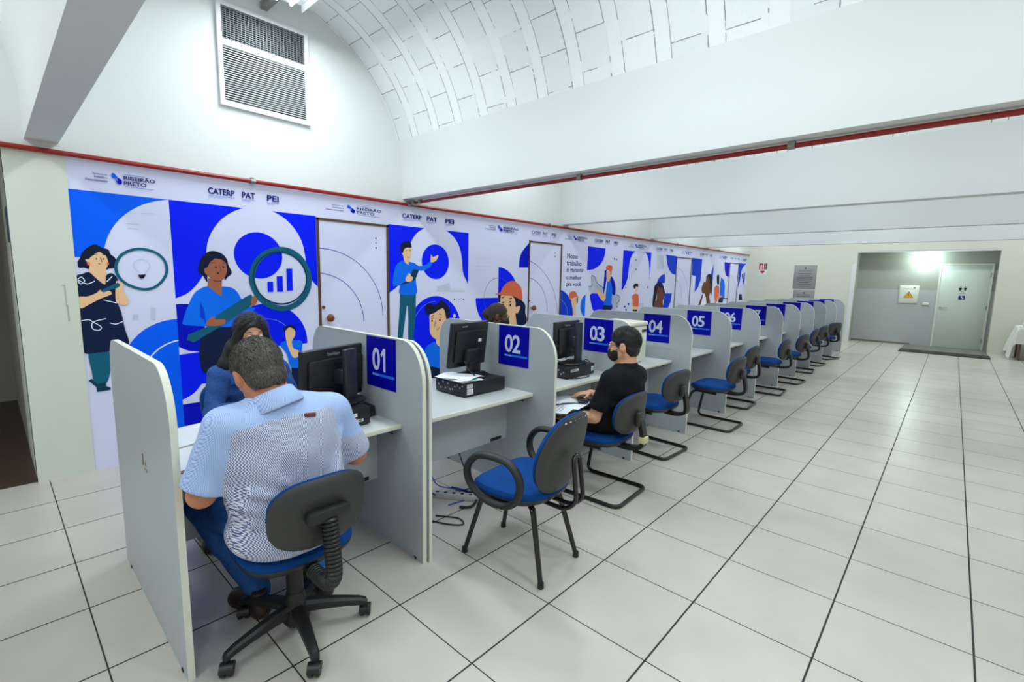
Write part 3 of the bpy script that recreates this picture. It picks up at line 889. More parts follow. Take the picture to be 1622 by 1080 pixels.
# ---- doors in the mural, printed with thin arcs
def mural_door(n, x0, x1, arcs, label, dotpts, knob_x):
    zt = 2.10
    t = thing('door_%d' % n, label, 'door', (x0, WALL_Y, 0)); t['kind'] = 'structure'
    w = x1 - x0
    b = MB()
    for (a, c, z0, z1) in ((0, 0.024, 0, zt), (w - 0.024, w, 0, zt), (0, w, zt - 0.022, zt)): b.box(a, c, -0.012, 0.0, z0, z1)
    b.build('door_frame', M['brown'], t)
    d = Mural(x0 + 0.03, x1 - 0.03, 0.01, zt - 0.03, WALL_Y)
    for (cx, cz, r, k) in arcs: d.ring(k, (cx, cz, r), 0.008, a0=0, a1=95)
    for (px, pz, r) in dotpts: d.disc('BK', (px, pz, r), n=12)
    o = d.b.build('door_leaf', [M['v' + k] for k in d.mats], t, smooth=0, recalc=False); o.location = (-x0, -WALL_Y, 0)
    if knob_x is None: return t
    k = MB(); k.lathe([(0.012, 0.0), (0.012, 0.03), (0.034, 0.04), (0.042, 0.06), (0.034, 0.08), (0.012, 0.086)], n=16, xf=Matrix.Translation((knob_x - x0, -0.004, 1.095)) @ Matrix.Rotation(PI / 2, 4, 'X'))
    k.build('door_knob', M['brass'], t)
    k = MB(); k.lathe([(0.016, 0), (0.016, 0.012)], n=14, xf=Matrix.Translation((knob_x - x0 - 0.045, -0.004, 1.205)) @ Matrix.Rotation(PI / 2, 4, 'X'))
    k.build('lock_cylinder', M['brass'], t)
    # printed band above the door
    return t


def arcfit(pts): return circ3(*pts)


a1 = circ3(*wp('D', [(62, 262), (300, 345), (482, 690)])); a2 = circ3(*wp('D', [(70, 426), (250, 505), (352, 690)]))
dp = [(*wp('D', [q])[0], 0.010 - 0.003 * (i == 1)) for i, q in enumerate([(437, 197), (438, 228), (438, 260)])]
mural_door(1, 0.575, 1.405, [(a1[0], a1[1], a1[2], 'LNd'), (a2[0], a2[1], a2[2], 'LNd')], 'white mural door with a brown frame right behind the 01 booth', dp, 0.668)
m = Mural(0.572, 1.408, 2.10, MURAL_TOP); m.city(0.68, 1.321); m.build('mural band with the city crest above the first mural door')

# ---- panel 3: man pointing, man's face
m = Mural(1.408, 2.62)
m.poly('B1', [(1.408, BAND), (2.62, BAND), (2.62, 0.9), (1.408, 0.9)])
out = spline(wp('D', [(500, 572), (523, 557), (580, 512), (622, 455), (645, 385), (650, 300), (665, 230), (705, 165), (775, 122), (835, 112), (890, 140), (950, 190), (988, 260), (1003, 340), (1008, 410), (1022, 455), (1045, 502), (1062, 530)]), 6, False)
m.poly('W', out + [(2.63, 0.3), (1.40, 0.3)], (1.408, 2.62, 0, BAND + 0.004))
m.poly('W', [(1.408, 0.9), (2.62, 0.9), (2.62, 0), (1.408, 0)])
m.disc('B1', circ3(*wp('D', [(738, 350), (828, 237), (917, 350)])))
for pts in ([(835, 515), (920, 490), (925, 540), (850, 550)], [(835, 535), (1020, 538), (1020, 550), (835, 548)]): m.L('GR', 'D', pts)
dc = circ3(*wp('D', [(700, 648), (840, 577), (985, 715)])); m.disc('B1', dc); m.ring('LN', (dc[0], dc[1], dc[2] * 0.84), 0.005, a0=90, a1=270)
dots(m, 'D', [(953, 597), (1013, 597)], 0.011); dots(m, 'D', [(983, 597)], 0.007)
m.L('TL', 'D', [(595, 560), (700, 560), (698, 700), (682, 880), (648, 880), (650, 740), (645, 640), (640, 640), (625, 760), (610, 870), (578, 870), (590, 700)])
m.S('LB', 'D', [(548, 505), (552, 440), (570, 375), (610, 345), (650, 350), (690, 360), (720, 378), (770, 368), (795, 345), (808, 355), (790, 390), (740, 410), (702, 412), (700, 480), (702, 562), (595, 562), (594, 510), (560, 512)])
m.S('SK', 'D', [(605, 290), (612, 268), (635, 255), (665, 258), (668, 300), (662, 335), (652, 350), (650, 372), (625, 350), (615, 310)])
m.S('HR', 'D', [(602, 285), (602, 240), (625, 218), (662, 222), (670, 245), (668, 258), (640, 258), (622, 270), (614, 292)])
m.L('TLd', 'D', [(680, 400), (720, 405), (695, 470), (625, 500), (600, 505), (605, 495), (655, 470)])
m.S('SK', 'D', [(632, 460), (655, 425), (668, 445), (680, 455), (670, 478), (640, 482)])
m.S('SK', 'D', [(795, 345), (800, 305), (812, 320), (842, 308), (845, 320), (830, 345), (805, 355)])
for pts in ([(630, 280), (645, 276)], [(655, 276), (666, 280)], [(640, 320), (655, 322)]): m.line('HR', wp('D', pts), 0.004)
m.S('LB', 'H', [(350, 830), (385, 730), (440, 680), (500, 660), (560, 740), (620, 800), (640, 1000), (420, 1000), (380, 900)])
m.L('SK', 'H', [(498, 600), (600, 590), (640, 740), (570, 740), (510, 680)])
m.S('NV', 'H', [(400, 960), (470, 940), (560, 970), (620, 1010), (560, 1060), (420, 1060)])
m.S('SK', 'H', [(433, 350), (480, 310), (580, 275), (630, 330), (640, 400), (665, 385), (680, 415), (640, 470), (620, 560), (560, 620), (490, 620), (440, 560), (432, 450)])
m.S('HR', 'H', [(380, 290), (400, 225), (440, 220), (500, 235), (560, 185), (620, 220), (660, 290), (655, 380), (630, 420), (612, 350), (590, 280), (540, 290), (480, 330), (410, 345)])
m.L('HR', 'H', [(448, 365), (472, 350), (480, 360), (452, 372)]); m.L('HR', 'H', [(535, 335), (562, 338), (568, 346), (535, 344)])
dots(m, 'H', [(460, 418), (547, 410)], 0.013)
for pts in ([(505, 390), (488, 468), (500, 480)], [(512, 522), (532, 508), (540, 488)], [(545, 385), (570, 378)], [(448, 392), (475, 388)]): m.line('HR', wp('H', pts), 0.006)
c = wp('H', [(715, 360)])[0]
for k in range(3): m.line('WH', [(c[0] - 0.03 * math.cos(k * PI / 3 + PI / 2), c[1] - 0.03 * math.sin(k * PI / 3 + PI / 2)), (c[0] + 0.03 * math.cos(k * PI / 3 + PI / 2), c[1] + 0.03 * math.sin(k * PI / 3 + PI / 2))], 0.011)
m.units(1.591, 2.366)
m.build('mural panel of a man with a tablet pointing at a blue disc')

# ---- panel 4: person in an orange hard hat
m = Mural(2.62, 3.838)
c4 = wp('E', [(690, 430)])[0]; r4 = c4[0] - wp('E', [(585, 430)])[0][0]; t4 = wp('E', [(690, 170)])[0][1]
m.poly('B2', [c4] + [(c4[0], t4)] + spline(wp('E', [(690, 172), (620, 260), (592, 340), (585, 430)]), 6, False))
q4 = wp('E', [(362, 752)])[0]
m.disc('B1', (q4[0], q4[1], wp('E', [(362, 425)])[0][1] - q4[1]), a0=0, a1=90, n=24)
m.disc('B1', (q4[0], q4[1], q4[0] - wp('E', [(122, 755)])[0][0]), a0=180, a1=270, n=24)
m.ring('LNd', (q4[0], q4[1], q4[0] - wp('E', [(212, 745)])[0][0]), 0.006, a0=0, a1=260)
for r_ in range(4):
    for c_ in range(8):
        p = wp('E', [(140 + 20 * c_, 335 + 40 * r_)])[0]; m.disc('GR', (p[0], p[1], 0.007), n=8)
m.S('NV', 'E', [(515, 730), (600, 770), (650, 830), (650, 910), (668, 980), (650, 1035), (570, 1040), (530, 900)])
m.L('NV', 'E', [(362, 725), (388, 730), (384, 800), (362, 800)])
m.S('SK', 'E', [(388, 735), (450, 722), (520, 745), (545, 800), (548, 850), (590, 838), (592, 870), (570, 915), (545, 925), (548, 1040), (430, 1040), (390, 900)])
m.S('OR', 'E', [(330, 715), (385, 690), (410, 640), (460, 590), (520, 572), (570, 600), (610, 660), (616, 775), (560, 752), (500, 735), (420, 728), (360, 720)])
for pts in ([(398, 755), (425, 742)], [(480, 765), (508, 758)], [(400, 805), (425, 800)], [(475, 800), (500, 795)]): m.line('HR', wp('E', pts), 0.016)
dots(m, 'E', [(490, 830), (412, 828)], 0.018)
m.city(2.92, 3.582)
m.build('mural panel of a figure in an orange hard hat between the second and third booths')

a1 = circ3(*wp('E', [(692, 357), (880, 520), (985, 800)])); a2 = circ3(*wp('E', [(685, 537), (810, 620), (880, 800)]))
mural_door(2, 3.838, 4.66, [(a1[0], a1[1], a1[2], 'LNd'), (a2[0], a2[1], a2[2], 'LNd')], 'white mural door beside the lettered panel, its right edge dark', [(*wp('E', [q])[0], 0.012) for q in ((971, 275), (971, 310))], 3.92)
m = Mural(3.838, 4.66, 2.10, MURAL_TOP); m.units(3.897, 4.486); m.build('mural band with three unit names above the second mural door')

# ---- panel 5: slogan
m = Mural(4.66, 5.393)
for st, x0, x1, yb, yt in (('Nosso', 100, 232, 300, 240), ('trabalho', 95, 275, 388, 322), ('é garantir', 93, 305, 480, 412), ('o melhor', 90, 275, 560, 508), ('pra você.', 85, 275, 655, 590)):
    (xa, za), (xb, zb) = wp('F', [(x0, yb), (x1, yb + 8)]); zt = wp('F', [(x0, yt)])[0][1]
    m.text('TX', st, xa, xb, za, zt, 0.02)
dc = circ3(*wp('F', [(25, 688), (120, 770), (168, 930)])); m.disc('B3', dc); m.ring('LN', (dc[0], dc[1], dc[2] * 0.65), 0.008)
dc = circ3(*wp('F', [(330, 742), (280, 800), (262, 880)])); m.disc('LB', dc)
m.L('SK', 'F', [(150, 770), (225, 770), (228, 850), (205, 880), (200, 1000), (172, 1000), (175, 880), (155, 850)])
m.S('OR', 'F', [(122, 745), (140, 715), (175, 700), (210, 715), (222, 750), (245, 785), (205, 775), (145, 795), (128, 780)])
m.L('HR', 'F', [(140, 790), (150, 795), (155, 850), (142, 830)]); m.L('HR', 'F', [(214, 780), (232, 790), (228, 845), (218, 855)])
m.city(4.733, 5.373)
m.build('mural panel with the dark blue slogan lettering')

# ---- panel 6: worker with a spanner
m = Mural(5.393, 6.622)
m.L('B1', 'F', [(357, 153), (570, 180), (568, 230), (545, 320), (500, 385), (430, 435), (343, 447)])
m.S('GRl', 'F', [(370, 700), (365, 650), (410, 600), (395, 530), (430, 515), (455, 570), (480, 610), (545, 660), (530, 740), (430, 740)])
m.line('TLd', spline(wp('F', [(360, 645), (400, 645), (400, 520), (440, 535), (470, 605), (545, 665)]), 5, False), 0.012)
m.S('GRl', 'F', [(650, 760), (700, 740), (745, 790), (720, 900), (680, 930), (640, 880)])
m.line('TLd', spline(wp('F', [(700, 745), (735, 760), (745, 800), (700, 870), (720, 900)]), 5, False), 0.012)
m.L('B2', 'F', [(560, 450), (590, 440), (580, 580), (545, 760), (540, 700)])
m.S('B2', 'F', [(640, 520), (680, 590), (692, 680), (680, 750), (640, 720), (620, 600)])
m.S('B1', 'F', [(385, 740), (490, 740), (560, 800), (640, 850), (650, 920), (560, 930), (480, 925), (425, 945), (395, 860)])
m.L('LB', 'F', [(590, 585), (635, 580), (655, 680), (640, 880), (545, 870), (570, 760)])
m.S('SK', 'F', [(455, 680), (490, 700), (570, 760), (555, 820), (530, 820), (480, 750)])
m.L('SK', 'F', [(580, 455), (640, 450), (638, 510), (620, 580), (595, 585), (580, 530)])
m.S('OR', 'F', [(578, 445), (580, 400), (615, 385), (652, 400), (650, 440), (635, 475), (605, 445)])
m.L('HR', 'F', [(630, 470), (642, 470), (640, 510), (630, 505)])
m.L('NV', 'F', [(545, 872), (640, 880), (640, 935), (530, 925)])
dots(m, 'F', [(678, 308), (705, 312)], 0.018)
m.units(5.61, 6.40)
m.build('mural panel of a worker in a cap carrying a grey spanner')

# ---- panel 7: woman in an orange top under a tall white arch
m = Mural(6.622, 7.775)
m.L('B1', 'F', [(782, 200), (1135, 232), (1115, 600), (1105, 560), (765, 690)])
m.poly('W', spline(wp('F', [(750, 720), (800, 650), (840, 540), (858, 400), (880, 290), (930, 220), (990, 200), (1050, 222), (1090, 300), (1105, 420), (1115, 610), (1180, 700)]), 6, False) + [(7.9, 0.3), (6.5, 0.3)], (6.622, 7.775, 0, BAND + 0.003))
m.poly('W', [(6.622, wp('F', [(765, 690)])[0][1]), (7.775, wp('F', [(765, 690)])[0][1]), (7.775, 0), (6.622, 0)])
m.S('SK', 'F', [(925, 640), (950, 620), (968, 650), (962, 690), (945, 715), (945, 745), (925, 745), (930, 690)])
m.S('HR', 'F', [(908, 640), (930, 608), (965, 612), (968, 650), (945, 645), (930, 675), (915, 665)])
m.S('OR', 'F', [(895, 770), (920, 740), (960, 740), (975, 770), (968, 895), (900, 885)])
m.L('SK', 'F', [(893, 800), (905, 800), (905, 885), (968, 890), (968, 930), (900, 920)])
m.L('BK', 'F', [(900, 925), (958, 930), (955, 950), (898, 945)])
for pts in ([(835, 850), (862, 848), (850, 885)], [(785, 890), (815, 878), (810, 905)], [(805, 930), (830, 915), (825, 945)]): m.L('B2', 'F', pts)
m.L('GR', 'F', [(975, 850), (1030, 850), (1030, 900), (975, 900)])
dots(m, 'F', [(940, 323), (940, 437), (818, 660), (1082, 655)], 0.02)
m.city(6.80, 7.532)
m.build('mural panel of a woman in an orange top under a tall white arch')

# ---- panel 8
m = Mural(7.775, 9.03)
m.L('B3', 'G', [(225, 255), (378, 275), (355, 542), (310, 530), (265, 470), (240, 390)])
m.L('B3', 'G', [(208, 530), (205, 660), (90, 660), (120, 590), (160, 545)])
m.L('B3', 'G', [(205, 805), (305, 805), (290, 920), (250, 1015), (175, 1015)])
m.L('GR', 'G', [(95, 260), (200, 265), (195, 460), (90, 460)])
m.S('HR', 'G', [(50, 760), (60, 700), (110, 650), (160, 655), (190, 720), (205, 810), (170, 880), (120, 720), (95, 800), (75, 900), (60, 1010), (30, 980), (35, 880)])
m.S('SKb', 'G', [(95, 770), (110, 720), (140, 735), (165, 720), (185, 780), (190, 870), (175, 920), (170, 1010), (60, 1010), (55, 940), (85, 900)])
dots(m, 'G', [(122, 782), (178, 782)], 0.02)
m.units(8.0, 8.807)
m.build('mural panel of a long-haired figure beside the third mural door')

a1 = circ3(*wp('G', [(385, 440), (480, 540), (530, 740)])); a2 = circ3(*wp('G', [(365, 620), (430, 720), (445, 860)]))
mural_door(3, 9.03, 9.906, [(a1[0], a1[1], a1[2], 'LN'), (a2[0], a2[1], a2[2], 'LN')], 'white mural door between two narrow dark lines, third along the wall', [], None)
m = Mural(9.03, 9.906, 2.10, MURAL_TOP); m.city(9.25, 9.9); m.build('mural band above the third mural door')

# ---- panels 9 and 10
m = Mural(9.906, 11.361)
m.L('B3', 'G', [(598, 298), (740, 320), (715, 620), (680, 720), (630, 790), (645, 560), (590, 545)])
m.L('B3', 'G', [(905, 390), (905, 560), (880, 640), (840, 640), (870, 500)])
m.S('HR', 'G', [(795, 580), (830, 530), (870, 545), (885, 620), (880, 740), (865, 840), (850, 760), (820, 640)])
m.S('SKb', 'G', [(800, 580), (830, 570), (850, 680), (855, 780), (840, 850), (850, 960), (790, 960), (780, 820), (740, 800), (730, 730), (760, 650), (785, 650)])
m.L('WH', 'G', [(755, 820), (790, 860), (800, 960), (720, 970)])
m.L('SKb', 'G', [(735, 825), (755, 815), (715, 970), (680, 975)])
m.units(10.377, 11.191)
m.build('mural panel of a figure with long dark hair right of the third mural door')
m = Mural(11.361, 12.583)
m.L('B2', 'G', [(1055, 360), (1135, 372), (1115, 578), (1080, 555), (1060, 480)])
m.L('LB', 'G', [(1010, 578), (1050, 620), (1062, 700), (1055, 880), (985, 880), (990, 700)])
m.S('HR', 'G', [(950, 560), (968, 540), (982, 560), (978, 670), (960, 690), (948, 640)])
m.S('OR', 'G', [(915, 730), (955, 695), (980, 720), (980, 820), (950, 900), (915, 900)])
m.S('SKo', 'G', [(930, 900), (960, 850), (1020, 840), (1015, 860), (965, 890), (940, 940), (912, 940)])
m.L('NV', 'G', [(975, 880), (1040, 870), (1030, 940), (965, 940)])
m.L('BK', 'G', [(985, 868), (1110, 876), (1110, 888), (985, 880)])
m.city(11.689, 12.365)
m.build('mural panel of a bearded figure in orange at a desk')
a1 = circ3(*wp('G', [(1140, 545), (1190, 620), (1215, 800)]))
mural_door(4, 12.583, 13.346, [(a1[0], a1[1], a1[2], 'LN')], 'white mural door farthest along the wall', [], None)
m = Mural(12.583, 13.346, 2.10, MURAL_TOP); m.units(12.597, 13.36); m.build('mural band above the farthest mural door')
m = Mural(13.346, 14.08)
m.L('B3', 'G', [(1265, 378), (1370, 385), (1320, 430), (1295, 500), (1275, 640), (1245, 740)])
m.L('B2', 'G', [(1330, 515), (1350, 510), (1335, 700), (1320, 640)])
m.S('HR', 'G', [(1305, 540), (1315, 525), (1322, 590), (1310, 600)])
m.L('NV', 'G', [(1262, 820), (1300, 815), (1310, 900), (1260, 905)])
m.city(13.45, 14.05)
m.build('last mural panel, against the far wall')
# ------------------------------------------------------------------ booth partitions
DIV_X = [-1.305 + 0.0] + [-0.225 + 1.08 * (k - 1) for k in range(1, 13)]
DIV_Y = [0.205, 0.185, 0.155, 0.125, 0.098, 0.075, 0.062, 0.045, 0.042, 0.04, 0.036, 0.032, 0.03]
DH = 1.205


def divider_outline(y0, d, h):
    p = [(y0, 0.0)]
    p += arc(y0 + 0.18, h - 0.22, 0.18, 180, 90, 14, 0.22)
    p += arc(y0 + d - 0.14, h - 0.17, 0.14, 90, 0, 12, 0.17)
    p += [(y0 + d, 0.0)]
    return p


def sign_digits(mb, st, y0, y1, z0, z1, x, mi, bold):
    """two digits side by side, reading towards -Y"""
    w = (y1 - y0) * 0.52; h = z1 - z0
    for i, ch in enumerate(st):
        a = -y1 + i * (y1 - y0 - w)
        if ch == '1':
            q = [(0.10, 0.74), (0.46, 1.0), (0.70, 1.0), (0.70, 0.0), (0.46, 0.0), (0.46, 0.76), (0.18, 0.60)]
            v = [(a + u * w, z0 + r * h) for u, r in q]; f = [(1, 2, 5), (0, 1, 5), (0, 5, 6), (2, 3, 5), (3, 4, 5)]
        else: v, f = fit_text(ch, a, a + w * 0.96, z0, z1, bold)
        mb.add([(x, -u, r) for u, r in v], f, mi)


def partition(k, number, label, depth=1.225, thick=0.024):
    x = DIV_X[k]; y = DIV_Y[k]
    t = thing('partition_panel', label, 'booth partition', (x, y, 0), 0, 'partitions of the booth row')
    o = divider_outline(0.0, depth, DH)
    b = MB(); b.prism(o, lambda u, v, s: (s, u, v), 0.0, thick, 0, 1)
    b.build('panel', [M['lam'], M['edge']], t, smooth=30)
    b = MB()
    for yy in (0.07, depth - 0.12): b.lathe([(0.014, 0.0), (0.018, 0.012), (0.018, 0.016)], (thick / 2, yy, 0.0), 10)
    b.build('foot', M['blk'], t)
    if number:
        s0 = 0.235; w = 0.295
        b = MB(); b.box(-0.0022, -0.0002, s0, s0 + w, 0.908, 1.198)
        sg = b.build('number_sign', M['sgn'], t); sg['label'] = 'blue sign reading %s' % number
        b = MB(); sign_digits(b, number, s0 + 0.075, s0 + 0.232, 1.004, 1.136, -0.0030, 0, 0.02); b.build('numeral', M['sgn_l'], sg, smooth=0)
        b = MB(); b.add([(-0.0030, s0 + 0.234, 0.974), (-0.0030, s0 + 0.234, 0.989), (-0.0030, s0 + 0.012, 0.989), (-0.0030, s0 + 0.012, 0.974)], [(0, 1, 2, 3)])
        b.build('underline', M['sgn_b'], sg, smooth=0)
        b = MB(); v, f = fit_text('Balcão', -(s0 + 0.230), -(s0 + 0.165), 0.976, 0.987, 0.0); b.add([(-0.0034, -u, w) for u, w in v], f); b.build('small_print', M['sgn_l'], sg, smooth=0)
    return t


t = partition(0, None, 'plain grey end partition with chipped side, nearest the camera', 1.15)
b = MB()
for (yy, zz, w, h) in ((0.50, 0.715, 0.018, 0.05), (0.455, 0.722, 0.012, 0.018), (0.44, 0.70, 0.008, 0.012), (0.475, 0.70, 0.006, 0.01)):
    b.box(-0.0012, -0.0002, yy, yy + w, zz, zz + h)
b.build('chipped_spot', M['scuff'], t, smooth=0)
for k in range(1, 13):
    partition(k, '%02d' % k, 'grey booth partition with the blue number %02d sign' % k)
x, y = DIV_X[1] + 0.034, DIV_Y[1] - 0.012
t = thing('partition_panel', 'second grey panel standing back to back with the 01 partition', 'booth partition', (x, y, 0), 0, 'partitions of the booth row')
b = MB(); b.prism(divider_outline(0.0, 1.225, DH - 0.004), lambda u, v, s: (s, u, v), 0.0, 0.018, 0, 1); b.build('panel', [M['lam'], M['edge']], t, smooth=30)
b = MB(); b.box(-0.010, 0.0, 0.02, 1.2, 0.02, 0.9); b.build('spacer', M['lam'], t)

# ------------------------------------------------------------------ desks
for k in range(1, 13):
    x0 = DIV_X[k - 1] + (0.054 if k == 2 else 0.025); x1 = DIV_X[k] - 0.001
    yf = DIV_Y[k] + 0.19
    t = thing('desk', 'pale booth desk against the partition numbered %02d' % k, 'desk', ((x0 + x1) / 2, yf, 0), 0, 'desks of the booth row')
    h = (x1 - x0) / 2
    b = MB(); b.box(-h, h, 0.004, 0.70, 0.715, 0.74); b.build('worktop', M['top'], t)
    b = MB(); b.box(-h, h, -0.004, 0.004, 0.714, 0.7405, b=0.003); e = b.build('edge_band', M['edge'], t)
    b = MB(); b.box(-h, h, 0.245, 0.263, 0.355, 0.715); b.build('modesty_panel', M['lam'], t)
    for s in (-1, 1):
        b = MB(); b.box(s * h - s * 0.004 - 0.004, s * h - s * 0.004 + 0.004, 0.08, 0.24, 0.665, 0.714); b.box(min(s * h, s * (h - 0.03)), max(s * h, s * (h - 0.03)), 0.08, 0.24, 0.711, 0.715)
        b.build('bracket', M['shell'], t)
    if k < 4:
        b = MB(); b.box(h - 0.17, h - 0.06, 0.238, 0.245, 0.362, 0.385, b=0.004); b.build('corner_fitting', M['blk'], t)


# ------------------------------------------------------------------ chairs
def superell(w, d, n, N=40, back=1.0):
    out = []
    for i in range(N):
        a = 2 * PI * i / N; c, s = math.cos(a), math.sin(a)
        out.append((abs(c) ** (2 / n) * math.copysign(w / 2, c), abs(s) ** (2 / n) * math.copysign(d / 2, s)))
    return out


def pad(mb, outline, prof, fn, mi=0):
    """stack of inset copies of an outline; prof = [(inset, height)]; fn maps (u, v, h) to xyz"""
    N = len(outline); vs = []; fs = []
    wmax = max(abs(u) for u, v in outline); dmax = max(abs(v) for u, v in outline)
    for ins, h in prof:
        for u, v in outline: vs.append(fn(u * (1 - ins / wmax), v * (1 - ins / dmax), h))
    R = len(prof)
    for i in range(R - 1):
        for k in range(N): fs.append((i * N + k, i * N + (k + 1) % N, (i + 1) * N + (k + 1) % N, (i + 1) * N + k))
    for base, h, rv in ((0, prof[0], True), ((R - 1) * N, prof[-1], False)):
        f = tuple(range(base, base + N)); fs.append(tuple(reversed(f)) if rv else f)
    mb.add(vs, fs, mi)


def seat_fn(z0, dip=0.012, y0=0.0, drop=0.02):
    def fn(u, v, h):
        z = z0 + h - dip * (1 - min(1, (u / 0.2) ** 2)) * (1 if h > 0.02 else 0)
        if v > 0.12: z -= drop * ((v - 0.12) / 0.1) ** 2
        return (u, v + y0, z)
    return fn


def back_fn(yc, zc, tilt, curve=0.9):
    ct, st = math.cos(tilt), math.sin(tilt)
    def fn(u, v, h):
        # h grows towards the front (+Y); v up; concave towards the sitter
        yy = h + curve * u * u - 0.25 * v * v
        return (u, yc + yy * ct - v * st, zc + v * ct + yy * st)
    return fn


SEAT_PROF = [(0.03, 0.0), (0.008, 0.004), (0.0, 0.018), (0.0, 0.03), (0.008, 0.045), (0.03, 0.056), (0.08, 0.062), (0.14, 0.064)]
SHELL_PROF = [(0.06, -0.028), (0.025, -0.024), (0.006, -0.008), (0.0, 0.008), (0.004, 0.016)]
BACK_PROF = [(0.01, 0.0), (0.0, 0.012), (0.004, 0.026), (0.018, 0.038), (0.05, 0.046), (0.10, 0.048)]
BSHELL_PROF = [(0.07, -0.022), (0.04, -0.020), (0.012, -0.012), (0.0, 0.002), (0.004, 0.008)]


def seat_and_back(t, w=0.46, d=0.42, sz=0.415, bw=0.435, bh=0.29, by=-0.262, bz=0.632, tilt=0.14):
    b = MB(); pad(b, superell(w, d, 2.9), SEAT_PROF, seat_fn(sz)); b.build('seat', M['blue_fab'], t)
    b = MB(); pad(b, superell(w - 0.004, d - 0.004, 2.9), SHELL_PROF, seat_fn(sz, 0)); b.build('seat_shell', M['blk'], t)
    b = MB(); pad(b, superell(bw, bh, 2.7), BACK_PROF, back_fn(by, bz, tilt)); b.build('backrest', M['blue_fab'], t)
    b = MB(); pad(b, superell(bw + 0.004, bh + 0.004, 2.7), BSHELL_PROF, back_fn(by, bz, tilt)); b.build('backrest_shell', M['shell'], t)


def flat_bar(mb, pts, w, th):
    """flat bar swept in the YZ plane, width along X"""
    P = [Vector(p) for p in pts]; vs = []; fs = []
    for i, p in enumerate(P):
        t = (P[min(i + 1, len(P) - 1)] - P[max(i - 1, 0)]).normalized(); n = Vector((0, -t.z, t.y))
        for sx, sn in ((-1, -1), (1, -1), (1, 1), (-1, 1)): vs.append(p + Vector((sx * w / 2, 0, 0)) + n * (sn * th / 2))
    for i in range(len(P) - 1):
        for k in range(4): fs.append((i * 4 + k, i * 4 + (k + 1) % 4, (i + 1) * 4 + (k + 1) % 4, (i + 1) * 4 + k))
    fs.append((3, 2, 1, 0)); o = (len(P) - 1) * 4; fs.append((o, o + 1, o + 2, o + 3))
    mb.add(vs, fs)


def visitor_chair(label, group):
    t = thing('visitor_chair', label, 'chair', (0, 0, 0), 0, group)
    seat_and_back(t)
    b = MB(); flat_bar(b, fillet([(0, -0.02, 0.382), (0, -0.245, 0.372), (0, -0.335, 0.40), (0, -0.325, 0.50), (0, -0.288, 0.64)], 0.09, 8), 0.06, 0.028); b.build('back_bar', M['blk'], t)
    b = MB(); b.box(-0.05, 0.05, -0.316, -0.278, 0.545, 0.645, b=0.012); b.build('bar_cover', M['shell'], t)
    hw = 0.225
    pts = [(-hw + 0.045, -0.10, 0.378), (-hw + 0.045, 0.15, 0.385), (-hw, 0.20, 0.20), (-hw, 0.23, 0.014), (-hw, -0.27, 0.014), (hw, -0.27, 0.014), (hw, 0.23, 0.014), (hw, 0.20, 0.20), (hw - 0.045, 0.15, 0.385), (hw - 0.045, -0.10, 0.378)]
    b = MB(); b.tube(fillet(pts, 0.06, 6), 0.0135, 12); b.build('cantilever_frame', M['tube'], t)
    b = MB()
    for y in (-0.08, 0.10): b.box(-0.2, 0.2, y - 0.015, y + 0.015, 0.384, 0.392)
    b.build('seat_plate', M['tube'], t)
    return t


VIS = [(3, 1.275, 0.030, 3), (4, 2.375, 0.17, -3), (5, 3.575, 0.05, 0), (6, 4.665, 0.215, 2), (7, 5.78, 0.12, 3), (8, 6.83, 0.10, -4), (9, 8.03, 0.18, 5), (10, 9.03, 0.20, -6), (11, 10.17, 0.17, -22)]
first = None
for (k, x, y, a) in VIS:
    lab = 'blue and black cantilever chair %s' % {3: 'under the man in the black polo shirt', 4: 'pulled in close at booth 04', 5: 'at booth 05 with its blue seat in full view', 6: 'tucked into booth 06 behind the booth 05 chair',
           7: 'at booth 07', 8: 'at booth 08', 9: 'at booth 09', 10: 'at booth 10', 11: 'turned slightly at booth 11, last of the row'}[k]
    if first is None:
        first = visitor_chair(lab, 'cantilever visitor chairs along the booths'); first.location = (x, y, 0); first.rotation_euler = (0, 0, math.radians(a))
    else: dup(first, (x, y, 0), math.radians(a), lab)
b = MB(); b.box(-0.036, 0.036, -0.354, -0.308, 0.43, 0.475, b=0.006)
b.build('masking_tape', mat('yellowed_tape', (206, 198, 150), 0.7), first)


